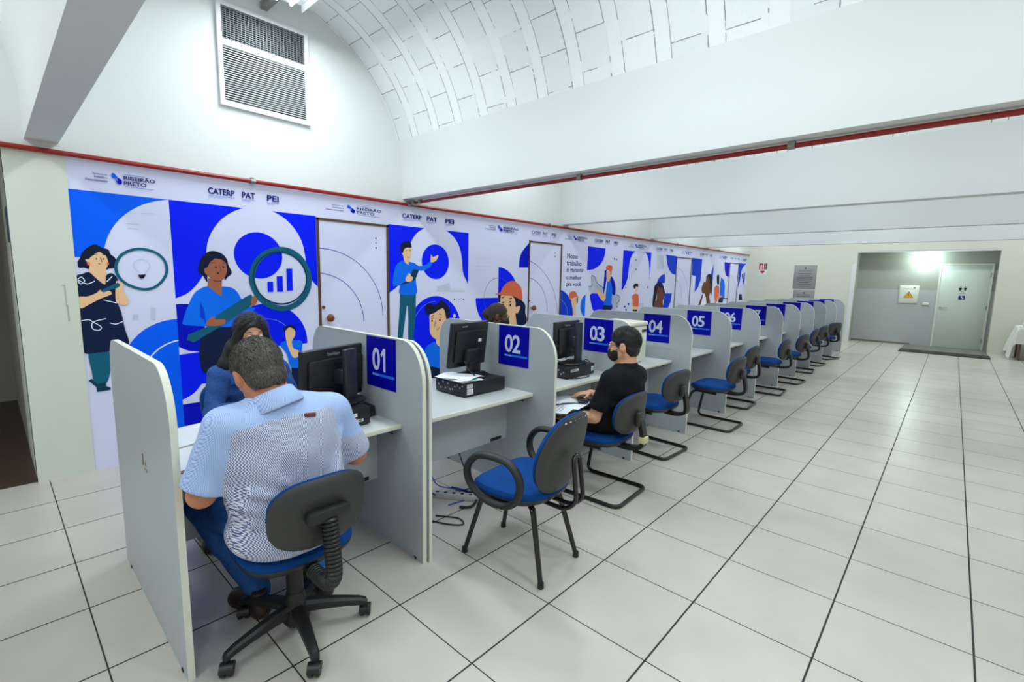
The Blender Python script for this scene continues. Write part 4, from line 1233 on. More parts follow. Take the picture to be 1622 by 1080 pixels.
# swivel chairs
def swivel_chair(label, loc, rz, base_a, bellows=True):
    t = thing('swivel_chair', label, 'chair', loc, rz)
    seat_and_back(t, w=0.45, d=0.40, sz=0.405, by=-0.288, bz=0.655, bw=0.385, bh=0.285)
    b = MB(); flat_bar(b, fillet([(0, -0.02, 0.372), (0, -0.295, 0.362), (0, -0.365, 0.40), (0, -0.352, 0.53), (0, -0.318, 0.655)], 0.08, 8), 0.04, 0.02); b.build('back_bar', M['blk'], t)
    path = fillet([(0, -0.18, 0.364), (0, -0.30, 0.364), (0, -0.362, 0.41), (0, -0.350, 0.54), (0, -0.332, 0.645)], 0.08, 10)
    P = [Vector(p) for p in path]; L = [0]
    for i in range(1, len(P)): L.append(L[-1] + (P[i] - P[i - 1]).length)
    pts = []; rs = []; n = 84
    for i in range(n + 1):
        s = L[-1] * i / n; j = max(k for k in range(len(L)) if L[k] <= s + 1e-9); j = min(j, len(P) - 2)
        f = (s - L[j]) / max(L[j + 1] - L[j], 1e-6); pts.append(P[j].lerp(P[j + 1], f)); rs.append(0.031 if i % 3 else 0.025)
    b = MB(); b.tube(pts, rs, 16); b.build('bellows_cover', M['blk'], t)
    b = MB(); b.box(-0.085, 0.085, -0.352, -0.30, 0.635, 0.685, b=0.018); b.build('back_bracket', M['blk'], t)
    b = MB(); b.box(-0.09, 0.09, -0.1, 0.1, 0.36, 0.385, b=0.01); b.tube([(0.05, 0.02, 0.365), (0.20, 0.04, 0.355), (0.23, 0.04, 0.352)], 0.007, 8); b.build('seat_mechanism', M['tube'], t)
    b = MB(); b.lathe([(0.026, 0.20), (0.026, 0.37)], n=18); b.lathe([(0.034, 0.12), (0.034, 0.30), (0.037, 0.30), (0.037, 0.315), (0.03, 0.318)], n=20); b.build('gas_column', M['blk'], t)
    b = MB(); b.lathe([(0.045, 0.045), (0.058, 0.07), (0.05, 0.13), (0.038, 0.18), (0.036, 0.19)], n=24)
    for k in range(5):
        a = math.radians(base_a + 72 * k) - rz; ca, sa = math.cos(a), math.sin(a)
        prof = [(0.03, 0.115, 0.060, 0.030), (0.12, 0.108, 0.052, 0.026), (0.20, 0.096, 0.044, 0.022), (0.262, 0.084, 0.038, 0.020), (0.29, 0.074, 0.036, 0.018), (0.298, 0.066, 0.03, 0.012)]
        vs = []; fs = []
        for r, z, w, h in prof:
            for i in range(8):
                q = 2 * PI * i / 8 + PI / 8; lx = w / 2 * math.copysign(abs(math.cos(q)) ** 0.7, math.cos(q)); lz = h * math.copysign(abs(math.sin(q)) ** 0.7, math.sin(q))
                vs.append((r * ca - lx * sa, r * sa + lx * ca, z + lz))
        for i in range(len(prof) - 1):
            for j in range(8): fs.append((i * 8 + j, i * 8 + (j + 1) % 8, (i + 1) * 8 + (j + 1) % 8, (i + 1) * 8 + j))
        fs.append(tuple(reversed(range(8)))); fs.append(tuple((len(prof) - 1) * 8 + j for j in range(8)))
        b.add(vs, fs)
    b.build('star_base', M['blk'], t)
    for k in range(5):
        a = math.radians(base_a + 72 * k) - rz; r = 0.285
        sw = a + [0.9, -0.5, 1.4, 0.3, 2.2][k]
        xf = Matrix.Translation((r * math.cos(a), r * math.sin(a), 0)) @ Matrix.Rotation(sw, 4, 'Z')
        b = MB()
        for s in (-1, 1): b.lathe([(0.016, -0.010), (0.025, -0.008), (0.026, 0.0), (0.025, 0.008), (0.016, 0.010)], n=16, xf=xf @ Matrix.Translation((0.012, s * 0.014, 0.026)) @ Matrix.Rotation(PI / 2, 4, 'X'))
        vs = [xf @ Vector(q) for q in ((0, 0, 0.03), (0, 0, 0.075))]
        b.tube(vs, 0.009, 10)
        hood = [(0.012 + 0.029 * math.cos(q), 0.026 + 0.029 * math.sin(q)) for q in np.linspace(0.1, PI, 10)] + [(-0.017, 0.03), (0.012, 0.03)]
        b.prism(hood, lambda u, v, s_, xf=xf: tuple(xf @ Vector((u, s_, v))), -0.024, 0.024)
        b.build('caster', M['blk'], t)
    return t


swivel_chair('blue and black swivel chair with a five-star base under the man in the striped shirt', (-0.905, 0.185, 0), 0.0, 188)
swivel_chair('black star-based swivel chair half hidden behind the desk of booth 02', (0.36, 1.42, 0), PI + 0.3, 20)
swivel_chair('swivel chair behind booth 01 under the woman in the denim jacket', (-0.60, 1.62, 0), PI, 10)
swivel_chair('swivel chair behind booth 03 under the woman with braided hair', (1.47, 1.50, 0), PI, 30)


# armchair at booth 02
def armchair():
    t = thing('armchair', 'blue and black four-legged chair with looped armrests at booth 02', 'chair', (0.215, -0.125, 0), math.radians(5.5))
    b = MB(); pad(b, superell(0.50, 0.48, 2.6), [(q * 1.0, h * 1.05) for q, h in SEAT_PROF], seat_fn(0.425, 0.012, 0.0, 0.03)); b.build('seat', M['blue_fab'], t)
    b = MB(); pad(b, superell(0.495, 0.475, 2.6), SHELL_PROF, seat_fn(0.425, 0)); b.build('seat_shell', M['blk'], t)
    ol = superell(0.44, 0.435, 2.5)
    ol = [(u * (1 - 0.16 * max(0, v / 0.235)), v) for u, v in ol]
    b = MB(); pad(b, ol, BACK_PROF, back_fn(-0.275, 0.668, 0.22, 0.55)); b.build('backrest', M['blue_fab'], t)
    ol2 = [(u * 1.01, v * 1.01) for u, v in ol]
    b = MB(); pad(b, ol2, BSHELL_PROF, back_fn(-0.275, 0.668, 0.22, 0.55)); b.build('backrest_shell', M['shell'], t)
    b = MB()
    for k in range(7):
        u = -0.11 + 0.037 * k; b.ball(back_fn(-0.275, 0.668, 0.22, 0.55)(u, 0.200 - 0.5 * u * u - 0.004, -0.012), 0.007, 4, sc=(1.2, 0.6, 0.7))
    b.build('worn_edge', mat('pale_worn_spots', (190, 190, 184), 0.8), t)
    # U shaped back support
    pts = [(-0.035, -0.06, 0.385), (-0.035, -0.30, 0.375), (-0.035, -0.365, 0.43), (-0.030, -0.335, 0.66), (0.030, -0.335, 0.66), (0.035, -0.365, 0.43), (0.035, -0.30, 0.375), (0.035, -0.06, 0.385)]
    b = MB(); b.tube(fillet(pts, 0.05, 6), 0.012, 12); b.build('back_support', M['tube'], t)
    # looped arms
    for s in (-1, 1):
        loop = [(s * 0.255, -0.06, 0.405), (s * 0.27, 0.06, 0.425), (s * 0.28, 0.135, 0.49), (s * 0.285, 0.145, 0.57), (s * 0.28, 0.085, 0.64), (s * 0.272, -0.02, 0.655), (s * 0.266, -0.12, 0.635), (s * 0.262, -0.175, 0.555), (s * 0.255, -0.145, 0.45)]
        b = MB(); b.tube(spline(loop, 7), 0.0185, 12, closed=True, sx=1.25); b.build('arm_loop', M['pu'], t)
    # twin-tube legs meeting under the seat
    for sx, sy in ((-1, 1), (1, 1), (-1, -1), (1, -1)):
        b = MB()
        end = (sx * 0.178, sy * 0.258, 0.012); knee = (sx * 0.125, sy * 0.16, 0.352)
        for o_ in (-0.011, 0.011):
            b.tube(fillet([(sx * (0.02 if o_ * sx > 0 else 0.10) + o_, sy * 0.02, 0.385), (knee[0] + o_, knee[1], 0.372), (knee[0] + sx * 0.006 + o_ * 0.9, knee[1] + sy * 0.012, 0.34), (end[0] + o_ * 0.5, end[1], end[2])], 0.03, 4), 0.0095, 10)
        b.lathe([(0.016, 0.0), (0.018, 0.004), (0.016, 0.03)], (end[0], end[1], 0), 12)
        b.build('leg', M['tube'], t)
    b = MB(); b.box(-0.11, 0.11, -0.14, 0.14, 0.386, 0.397); b.build('seat_plate', M['tube'], t)
    return t


armchair()


# ------------------------------------------------------------------ computers
def xf_of(x, y, z, yaw, tilt=0.0):
    return Matrix.Translation((x, y, z)) @ Matrix.Rotation(yaw, 4, 'Z') @ Matrix.Rotation(tilt, 4, 'X')


def rbox(mb, xf, x0, x1, y0, y1, z0, z1, b=0.006, mi=0):
    mb.box(x0, x1, y0, y1, z0, z1, mi, b, xf)


def monitor_flat(label, c, yaw, tilt, w, h, base_z, tall=True, brand=True):
    """panel facing +Y in its own frame; rear column on the -Y side"""
    t = thing('monitor', label, 'monitor', (c[0], c[1], base_z), yaw)
    zc = c[2] - base_z
    X = Matrix.Translation((0, 0, zc)) @ Matrix.Rotation(tilt, 4, 'X')
    b = MB(); rbox(b, X, -w / 2, w / 2, -0.018, 0.018, -h / 2, h / 2, 0.008)
    rbox(b, X, -w / 2 + 0.03, w / 2 - 0.03, -0.038, -0.016, -h / 2 + 0.04, h / 2 - 0.055, 0.012)
    rbox(b, X, -w / 4, w / 4, -0.040, -0.037, h / 2 - 0.086, h / 2 - 0.080, 0.001)
    b.build('case', M['mon'], t)
    b = MB(); rbox(b, X, -w / 2 + 0.014, w / 2 - 0.014, 0.0178, 0.0192, -h / 2 + 0.02, h / 2 - 0.014, 0.0); b.build('screen', M['screen'], t)
    if brand:
        v, f = fit_text('ThinkVision', -0.045, 0.045, 0, 0.018, 0.02)
        b = MB(); b.add([tuple(X @ Vector((-(u) * -1 * 1.0 - 0.02, -0.0192, q + h / 2 - 0.042))) for u, q in v], f); b.build('maker_lettering', M['silver'], t, smooth=0)
    if tall:
        b = MB(); b.box(-0.03, 0.055, -0.125, -0.095, 0.018, zc + h / 2 - 0.005, b=0.006); b.box(-0.03, 0.03, -0.1, -0.03, zc - 0.05, zc + 0.03, b=0.006); b.build('stand_column', M['monb'], t)
        b = MB(); pad(b, superell(0.27, 0.22, 2.6), [(0.004, 0.0), (0.0, 0.006), (0.006, 0.014), (0.05, 0.022)], lambda u, v, hh: (u, v - 0.06, hh)); b.build('stand_foot', M['mon'], t)
    else:
        b = MB(); xx = Matrix.Translation((0, -0.05, 0)); b.box(-0.06, 0.06, -0.075, -0.03, 0.02, 0.11, b=0.012); rbox(b, X, -0.085, 0.085, -0.085, -0.03, -0.13, -0.02, 0.02); b.build('stand_column', M['mon'], t)
        b = MB(); vs = [(-0.12, -0.12, 0), (0.12, -0.12, 0), (0.12, 0.10, 0), (-0.12, 0.10, 0), (-0.07, -0.10, 0.03), (0.07, -0.10, 0.03), (0.07, 0.0, 0.03), (-0.07, 0.0, 0.03)]
        b.add(vs, [(3, 2, 1, 0), (4, 5, 6, 7), (0, 1, 5, 4), (1, 2, 6, 5), (2, 3, 7, 6), (3, 0, 4, 7)]); b.build('stand_foot', M['mon'], t)
    return t


def small_pc(label, x0, x1, y0, y1, z=0.74, h=0.095, ports=True, stickers=()):
    t = thing('desktop_computer', label, 'computer', ((x0 + x1) / 2, (y0 + y1) / 2, z))
    a, d = (x1 - x0) / 2, (y1 - y0) / 2
    b = MB(); b.box(-a, a, -d, d, 0.006, h, b=0.004)
    for sx in (-1, 1):
        for sy in (-1, 1): b.lathe([(0.012, 0), (0.012, 0.007)], (sx * (a - 0.03), sy * (d - 0.03), 0), 8)
    b.build('case', M['mon'], t)
    if ports:
        b = MB()
        r_ = random.Random(int(x0 * 100))
        for k in range(11):
            y = d - 0.03 - 0.025 * k; z_ = 0.03 + 0.045 * r_.random()
            b.box(-a - 0.0015, -a, y - 0.007, y + 0.006, z_, z_ + 0.008 + 0.006 * r_.random())
        b.build('port', M['silver'], t)
        b = MB(); b.box(-a - 0.001, -a, -d + 0.02, -d + 0.16, 0.028, 0.032); b.box(-a - 0.001, -a, -d + 0.02, -d + 0.16, 0.055, 0.058); b.build('vent_slot', M['black'], t)
    for (sx0, sx1, sz0, sz1, mm) in stickers:
        b = MB(); b.box(sx0, sx1, -d - 0.0012, -d - 0.0002, sz0, sz1); s = b.build('asset_label', M[mm], t)
        b = MB()
        for q in range(4):
            zz = sz0 + (sz1 - sz0) * (0.2 + 0.18 * q); b.box(sx0 + 0.004, sx0 + (sx1 - sx0) * (0.85 - 0.15 * (q % 2)), -d - 0.0016, -d - 0.0011, zz, zz + 0.0025)
        b.build('label_print', M['ink'], s)
    return t


small_pc('black flat computer case under the tall monitor on the booth 01 desk', -0.70, -0.345, 0.49, 0.83, stickers=((0.02, 0.10, 0.055, 0.075, 'label'), (0.10, 0.135, 0.025, 0.04, 'label')), h=0.10)
monitor_flat('black monitor on a tall column between the striped-shirt man and the 01 sign', (-0.425, 0.735, 0.995), math.radians(17), 0.04, 0.45, 0.30, 0.84)
small_pc('black flat computer case with white stickers on the booth 02 desk', 0.40, 0.79, 0.555, 0.86, stickers=((-0.175, -0.125, 0.062, 0.088, 'label'), (-0.175, -0.12, 0.018, 0.056, 'label')))
monitor_flat('black square monitor standing on the computer at booth 02', (0.64, 0.79, 1.062), math.radians(6), 0.12, 0.385, 0.325, 0.835, tall=False, brand=False)
mon2 = bpy.data.objects['monitor.001']; X2 = Matrix.Translation((0, 0, 1.062 - 0.835)) @ Matrix.Rotation(0.12, 4, 'X')
b = MB(); b.box(0.065, 0.10, -0.0400, -0.0385, 0.018, 0.042, xf=X2); b.build('asset_label', M['label'], mon2)
b = MB(); b.box(-0.10, -0.045, -0.0193, -0.0183, 0.132, 0.139, xf=X2); b.build('maker_mark', M['silver'], mon2)
small_pc('black flat computer case on the booth 03 desk with a paper label', 1.40, 1.79, 0.44, 0.76, stickers=((-0.15, -0.04, 0.055, 0.075, 'label'), (0.145, 0.18, 0.03, 0.07, 'label')))
monitor_flat('black monitor on a tall column before the 03 sign', (1.62, 0.62, 1.035), math.radians(4), -0.02, 0.38, 0.31, 0.836)

# black box behind the first computer, printer at booth 04, little card holder
b = MB(); b.box(-0.30, -0.235, 0.62, 0.72, 0.74, 0.80, b=0.008); b.box(-0.29, -0.245, 0.60, 0.63, 0.745, 0.77, b=0.006)
tag(b.build('label_printer', M['blk']), 'small black device beside the computer at booth 01', 'device')
t = thing('card_holder', 'clear white card holder behind the booth 01 monitor', 'card holder', (-0.285, 0.80, 0.74))
b = MB(); b.box(-0.05, 0.05, -0.02, 0.02, 0, 0.012); b.box(-0.05, 0.05, 0.0, 0.006, 0.01, 0.09); b.build('stand', M['label'], t)
b = MB(); b.box(-0.03, 0.03, -0.004, -0.001, 0.03, 0.075); b.build('card', M['ink'], t)
t = thing('office_printer', 'cream desktop machine standing on the booth 04 desk', 'printer', (2.64, 0.62, 0.74), 0)
b = MB(); b.box(-0.29, 0.11, -0.17, 0.2, 0, 0.36, b=0.014); b.box(-0.30, 0.12, -0.18, 0.21, 0.36, 0.405, b=0.02); b.build('case', M['ivory'], t)
b = MB(); b.box(0.0, 0.085, -0.175, -0.168, 0.30, 0.325, b=0.002); b.build('paper_slot', M['blk'], t)
b = MB(); b.box(0.04, 0.095, -0.172, -0.1705, 0.21, 0.28); b.build('label_sticker', M['label'], t)


# ------------------------------------------------------------------ papers
def sheet(mb, c, rz, w, h, curl=0.004, n=6, seed=1, mi=0):
    r = random.Random(seed); X = Matrix.Translation(c) @ Matrix.Rotation(rz, 4, 'Z'); vs = []; fs = []
    ph = r.random() * 6
    for i in range(n + 1):
        for j in range(n + 1):
            u, v = i / n - 0.5, j / n - 0.5
            vs.append(X @ Vector((u * w, v * h, curl * (math.sin(u * 5 + ph) + 0.7 * math.sin(v * 6 + ph * 2) + 1.6))))
    for i in range(n):
        for j in range(n): a = i * (n + 1) + j; fs.append((a, a + n + 1, a + n + 2, a + 1))
    mb.add(vs, fs, mi)


def paper(label, c, rz, w=0.21, h=0.297, curl=0.002, seed=1, lines=0, group=None):
    b = MB(); sheet(b, c, rz, w, h, curl, seed=seed); o = b.build('paper_sheet', M['paper'], smooth=60)
    tag(o, label, 'paper', group)
    if lines:
        b = MB(); r = random.Random(seed)
        for k in range(lines):
            u = -w * 0.38; L = w * (0.3 + 0.45 * r.random()); v = h * (0.36 - 0.72 * k / lines)
            cc = Vector(c) + Vector((0, 0, curl * 3.4 + 0.0006)); X = Matrix.Translation(cc) @ Matrix.Rotation(rz, 4, 'Z')
            b.add([X @ Vector(q) for q in ((u, v, 0), (u + L, v, 0), (u + L, v + 0.004, 0), (u, v + 0.004, 0))], [(0, 1, 2, 3)])
        b.build('printed_lines', M['ink'], o, smooth=0)
    return o


paper('loose white sheet on the booth 01 desk beside the end partition', (-1.06, 0.94, 0.7405), 0.25, 0.30, 0.297, 0.002, 3)
paper('white sheet on the brown folder by the left elbow in booth 01', (-1.17, 0.58, 0.7475), 0.1, 0.20, 0.28, 0.001, 4)
b = MB(); b.box(-1.275, -1.06, 0.42, 0.74, 0.7405, 0.746); tag(b.build('folder', M['card']), 'brown cardboard folder on the booth 01 desk by the end partition', 'folder')
# papers on the computer at booth 02
b = MB(); b.box(0.405, 0.58, 0.58, 0.84, 0.836, 0.846); sheet(b, (0.50, 0.72, 0.847), 0.2, 0.21, 0.28, 0.006, seed=8); sheet(b, (0.50, 0.69, 0.842), -0.25, 0.20, 0.27, 0.004, seed=9)
o = b.build('paper_stack', M['paper'], smooth=60); tag(o, 'untidy stack of white papers on the computer at booth 02', 'papers')
b = MB(); b.add([(0.408, 0.64, 0.8492), (0.47, 0.585, 0.8492), (0.50, 0.60, 0.8494), (0.43, 0.68, 0.8494)], [(0, 1, 2, 3)]); b.build('pink_slip', M['pink'], o, smooth=0)
b = MB(); b.add([(0.47, 0.58, 0.8496), (0.53, 0.575, 0.8496), (0.54, 0.60, 0.8498), (0.48, 0.61, 0.8498)], [(0, 1, 2, 3)]); b.build('turquoise_slip', M['teal'], o, smooth=0)
# papers and oddments behind monitor 03
b = MB(); sheet(b, (1.50, 0.68, 0.838), 0.5, 0.16, 0.14, 0.012, seed=5); sheet(b, (1.58, 0.66, 0.842), -0.4, 0.12, 0.1, 0.012, seed=6)
tag(b.build('paper_scrap', M['paper'], smooth=60), 'crumpled white papers on the computer at booth 03', 'papers')
b = MB(); sheet(b, (1.60, 0.69, 0.872), 0.3, 0.06, 0.05, 0.01, seed=7); tag(b.build('sticky_note', M['yellow'], smooth=60), 'yellow note among the papers at booth 03', 'note')
b = MB(); b.tube([(1.70, 0.70, 0.84), (1.715, 0.70, 0.90)], 0.01, 8); tag(b.build('marker_pen', M['sign_red']), 'red marker standing by the booth 03 monitor column', 'pen')
# sheets on the board on the man's lap at booth 03
t = thing('lap_board', 'dark board holding papers in front of the man in the black polo', 'board', (1.19, 0.30, 0.60))
b = MB(); b.box(-0.28, 0.26, -0.16, 0.14, 0.0, 0.012, b=0.004); b.build('board', mat('dark_brown_board', (58, 48, 42), 0.6, var=0.15), t)
paper('printed white sheet at the left end of the lap board in booth 03', (1.04, 0.27, 0.613), 0.3, 0.28, 0.25, 0.002, 11, 7)
paper('creased white sheet in the middle of the lap board in booth 03', (1.24, 0.325, 0.620), -0.45, 0.27, 0.22, 0.006, 12, 0)
paper('plain white sheet at the near edge of the lap board in booth 03', (1.21, 0.225, 0.616), 0.15, 0.26, 0.17, 0.002, 14, 0)
b = MB(); b.box(-0.04, 0.04, -0.075, 0.075, 0, 0.009, b=0.003, xf=Matrix.Translation((1.30, 0.22, 0.634)) @ Matrix.Rotation(-0.9, 4, 'Z')); tag(b.build('mobile_phone', M['screen']), 'dark mobile phone lying on the papers in booth 03', 'phone')


# ------------------------------------------------------------------ cables and power strip
def cable(label, pts, r=0.0045, m='cable'):
    b = MB(); b.tube(spline(pts, 6, False), r, 8); tag(b.build('power_cable', M[m]), label, 'cable')


t = thing('power_strip', 'grey power strip on the floor under the booth 02 desk', 'power strip', (0.40, 0.66, 0), math.radians(-56))
b = MB(); b.box(-0.17, 0.17, -0.028, 0.028, 0, 0.04, b=0.004); b.build('case', M['strip'], t)
b = MB()
for k in range(5): b.lathe([(0.013, 0.0), (0.013, 0.0015)], (-0.12 + 0.06 * k, 0, 0.0398), 10)
b.build('socket', M['blk'], t)
cable('thick black cable curling round the power strip on the floor', [(0.33, 0.52, 0.012), (0.38, 0.47, 0.012), (0.46, 0.50, 0.012), (0.53, 0.58, 0.012), (0.52, 0.68, 0.012), (0.46, 0.76, 0.03)], 0.009)
cable('black cable looping on the tiles beside the 01 partition', [(0.06, 0.60, 0.006), (0.13, 0.42, 0.006), (0.20, 0.34, 0.006), (0.23, 0.42, 0.006), (0.15, 0.55, 0.006)])
cable('black cable hanging from the booth 02 desk to the floor', [(0.52, 0.86, 0.71), (0.55, 0.84, 0.40), (0.62, 0.80, 0.12), (0.60, 0.70, 0.02), (0.50, 0.66, 0.03)])
cable('second hanging black cable behind the booth 02 modesty panel', [(0.34, 0.88, 0.71), (0.30, 0.86, 0.42), (0.22, 0.80, 0.15), (0.30, 0.74, 0.03)])
cable('thin blue cable trailing over the power strip', [(0.28, 0.82, 0.30), (0.33, 0.78, 0.10), (0.42, 0.72, 0.05), (0.52, 0.66, 0.02), (0.47, 0.58, 0.008), (0.30, 0.60, 0.008)], 0.004, 'cable_b')
cable('black cable lying on the booth 03 desk in front of the computer', [(1.44, 0.43, 0.746), (1.50, 0.40, 0.745), (1.60, 0.385, 0.745), (1.66, 0.40, 0.745), (1.65, 0.43, 0.748)], 0.003)
cable('black cable loop at the right end of the booth 03 computer', [(1.79, 0.60, 0.80), (1.84, 0.56, 0.84), (1.87, 0.52, 0.80), (1.83, 0.50, 0.752), (1.80, 0.55, 0.76)], 0.004)
cable('black video cable dropping behind the booth 02 monitor', [(0.55, 0.73, 0.95), (0.53, 0.66, 0.90), (0.56, 0.62, 0.86), (0.62, 0.66, 0.84)], 0.004)

# ------------------------------------------------------------------ far end
t = thing('doormat', 'dark mat on the floor before the restroom door', 'mat', (12.95, -1.72, 0))
b = MB(); b.box(-0.06, 0.55, -0.80, 0.78, 0, 0.016, b=0.005); b.build('mat_body', M['mat_black'], t)
mb = MB(); mb.box(13.5, AX - 0.001, -2.49, -0.95, 0, 0.012)
struct('floor_threshold', mb, M['granite'], 'grey stone threshold in front of the restroom door', 'floor')
t = thing('door_5', 'pale grey restroom door in the far alcove', 'door', (AX, 0, 0)); t['kind'] = 'structure'
d0, d1, dz = -2.40, -1.50, 2.085
b = MB(); b.box(-0.03, -0.007, d0, d1, 0.014, dz, b=0.003); b.build('door_leaf', M['door_grey'], t)
b = MB(); b.box(-0.036, -0.0065, d1, d1 + 0.04, 0.014, dz + 0.04); b.box(-0.036, -0.0065, d0 - 0.04, d0, 0.014, dz + 0.04); b.box(-0.036, -0.0065, d0, d1, dz, dz + 0.04); b.build('door_frame', M['plaster_warm'], t)
b = MB(); b.tube(fillet([(-0.03, d1 - 0.06, 1.02), (-0.075, d1 - 0.06, 1.02), (-0.075, d1 - 0.19, 1.02)], 0.02), 0.009, 10); b.lathe([(0.024, 0), (0.024, 0.01)], n=14, xf=Matrix.Translation((-0.03, d1 - 0.06, 1.02)) @ Matrix.Rotation(-PI / 2, 4, 'Y')); b.build('door_handle', M['zinc'], t)
for z in (0.25, 1.05, 1.85):
    b = MB(); b.tube([(-0.036, d0 + 0.0, z - 0.05), (-0.036, d0 + 0.0, z + 0.05)], 0.009, 8); b.build('hinge', M['zinc'], t)
# restroom pictograms
yc = -1.935
b = MB()
for s in (-1, 1):
    b.add([(-0.0312, yc + s * 0.045 + u, 1.50 + v) for u, v in ((-0.03, 0.03), (0.03, 0.03), (0.012 if s < 0 else 0.02, -0.04), (-0.012 if s < 0 else -0.02, -0.04))], [(0, 1, 2, 3)])
    b.add([(-0.0312, yc + s * 0.045 + 0.014 * math.cos(q), 1.552 + 0.014 * math.sin(q)) for q in np.linspace(0, 2 * PI, 12, False)], [tuple(range(12))])
o = b.build('restroom_sign', M['black'], smooth=0); o.location = (AX, 0, 0.0); tag(o, 'black man and woman pictograms on the restroom door', 'sign')
b = MB(); b.box(-0.0316, -0.0305, yc - 0.06, yc + 0.06, 1.385, 1.40); b.box(-0.0316, -0.0305, yc - 0.03, yc + 0.03, 1.425, 1.435)
o = b.build('restroom_lettering', M['ink'], smooth=0); o.location = (AX, 0, 0); tag(o, 'thin grey lettering strip between the two restroom signs', 'sign')
t = thing('accessible_sign', 'dark blue wheelchair sign on the restroom door', 'sign', (AX - 0.031, yc, 1.28))
b = MB(); b.box(-0.002, 0.0, -0.06, 0.06, -0.05, 0.05); b.build('plate', M['navy'], t)
b = MB(); b.add([(-0.0024, 0.005 + 0.012 * math.cos(q), 0.03 + 0.012 * math.sin(q)) for q in np.linspace(0, 2 * PI, 10, False)], [tuple(range(10))])
P = [(-0.0024, -0.012 + 0.026 * math.cos(q), -0.015 + 0.026 * math.sin(q)) for q in np.linspace(0.6, 5.6, 18)]; Q = [(-0.0024, -0.012 + 0.018 * math.cos(q), -0.015 + 0.018 * math.sin(q)) for q in np.linspace(0.6, 5.6, 18)]
b.add(P + Q, [(i, i + 1, 19 + i, 18 + i) for i in range(17)]); b.add([(-0.0024, y, z) for y, z in ((0.0, 0.02), (0.01, 0.02), (0.004, -0.005), (-0.03, -0.02), (-0.028, -0.01), (-0.006, 0.0))], [tuple(range(6))])
b.build('pictogram', M['label'], t, smooth=0)
# warning panel, switch, lamp
t = thing('electrical_panel', 'white electrical panel with a yellow warning triangle', 'electrical panel', (AX - 0.006, -0.905, 1.33))
b = MB(); b.box(-0.02, 0.0, -0.20, 0.20, -0.235, 0.235, b=0.006); b.box(-0.026, -0.02, -0.18, 0.18, -0.215, 0.215, b=0.003); b.build('cover', M['ivory'], t)
b = MB(); b.add([(-0.0265, y, z) for y, z in ((-0.10, -0.09), (0.10, -0.09), (0.0, 0.08))], [(0, 1, 2)]); o = b.build('warning_triangle', M['sign_yellow'], t, smooth=0)
b = MB()
for q in (((-0.10, -0.09), (0.10, -0.09), (0.088, -0.082), (-0.088, -0.082)), ((0.10, -0.09), (0.0, 0.08), (0.0, 0.064), (0.086, -0.082)), ((-0.10, -0.09), (0.0, 0.08), (0.0, 0.064), (-0.086, -0.082)), ((0.012, 0.03), (-0.02, -0.02), (0.0, -0.018), (-0.01, -0.06), (0.022, -0.008), (0.003, -0.01))):
    b.add([(-0.0270, y, z) for y, z in q], [tuple(range(len(q)))])
b.build('bolt_mark', M['black'], o, smooth=0)
b = MB(); b.box(-0.0268, -0.0262, -0.12, 0.12, 0.14, 0.148); b.box(-0.0268, -0.0262, -0.13, -0.08, 0.16, 0.185); b.build('panel_print', M['ink'], t, smooth=0)
t = thing('light_switch', 'ivory switch plate left of the restroom door', 'switch', (AX - 0.006, -1.27, 1.09))
b = MB(); b.box(-0.02, 0, -0.06, 0.06, -0.04, 0.04, b=0.006); b.build('plate', M['ivory'], t)
b = MB(); b.box(-0.026, -0.02, -0.055, 0.075, -0.035, -0.02, b=0.002); b.build('rocker', M['zinc'], t)
t = thing('alcove_lamp', 'glowing round lamp under the ceiling of the alcove', 'lamp', (FARX + 0.30, -1.17, OZ))
b = MB(); b.lathe([(0.06, -0.03), (0.07, -0.02), (0.07, 0.0)], n=20); b.build('lamp_holder', M['ivory'], t)
b = MB(); b.ball((0, 0, -0.085), 0.062, 10); b.build('globe', M['lamp_alcove'], t)
ld = bpy.data.lights.new('globe_light', 'POINT'); ld.energy = 26; ld.shadow_soft_size = 0.07; ld.color = (0.78, 1.0, 0.96)
lo = bpy.data.objects.new('globe_light', ld); COL.objects.link(lo); lo.parent = t; lo.location = (-0.0, 0, -0.19)
# extinguisher sign and plaques on the far wall
t = thing('fire_sign', 'red and white fire extinguisher sign on the far wall', 'sign', (FARX, 2.545, 1.975))
b = MB(); b.box(-0.004, 0, -0.12, 0.12, -0.19, 0.17); b.build('plate', M['label'], t)
b = MB(); b.box(-0.005, -0.004, -0.0, 0.105, -0.03, 0.155); b.box(-0.005, -0.004, -0.065, -0.03, -0.03, 0.155); b.build('red_field', M['sign_red'], t, smooth=0)
b = MB(); b.add([(-0.005, y, z) for y, z in ((-0.06, -0.09), (0.0, -0.15), (0.06, -0.09), (0.06, -0.06), (-0.06, -0.06))], [tuple(range(5))]); b.build('red_arrow', M['sign_red'], t, smooth=0)
b = MB(); b.add([(-0.0056, y, z) for y, z in ((0.02, -0.02), (0.07, -0.02), (0.07, 0.08), (0.055, 0.12), (0.035, 0.12), (0.02, 0.08))], [tuple(range(6))]); b.build('extinguisher_symbol', M['label'], t, smooth=0)
b = MB(); b.box(-0.005, -0.004, -0.115, -0.07, -0.03, 0.155); b.build('green_field', M['sign_green'], t, smooth=0)


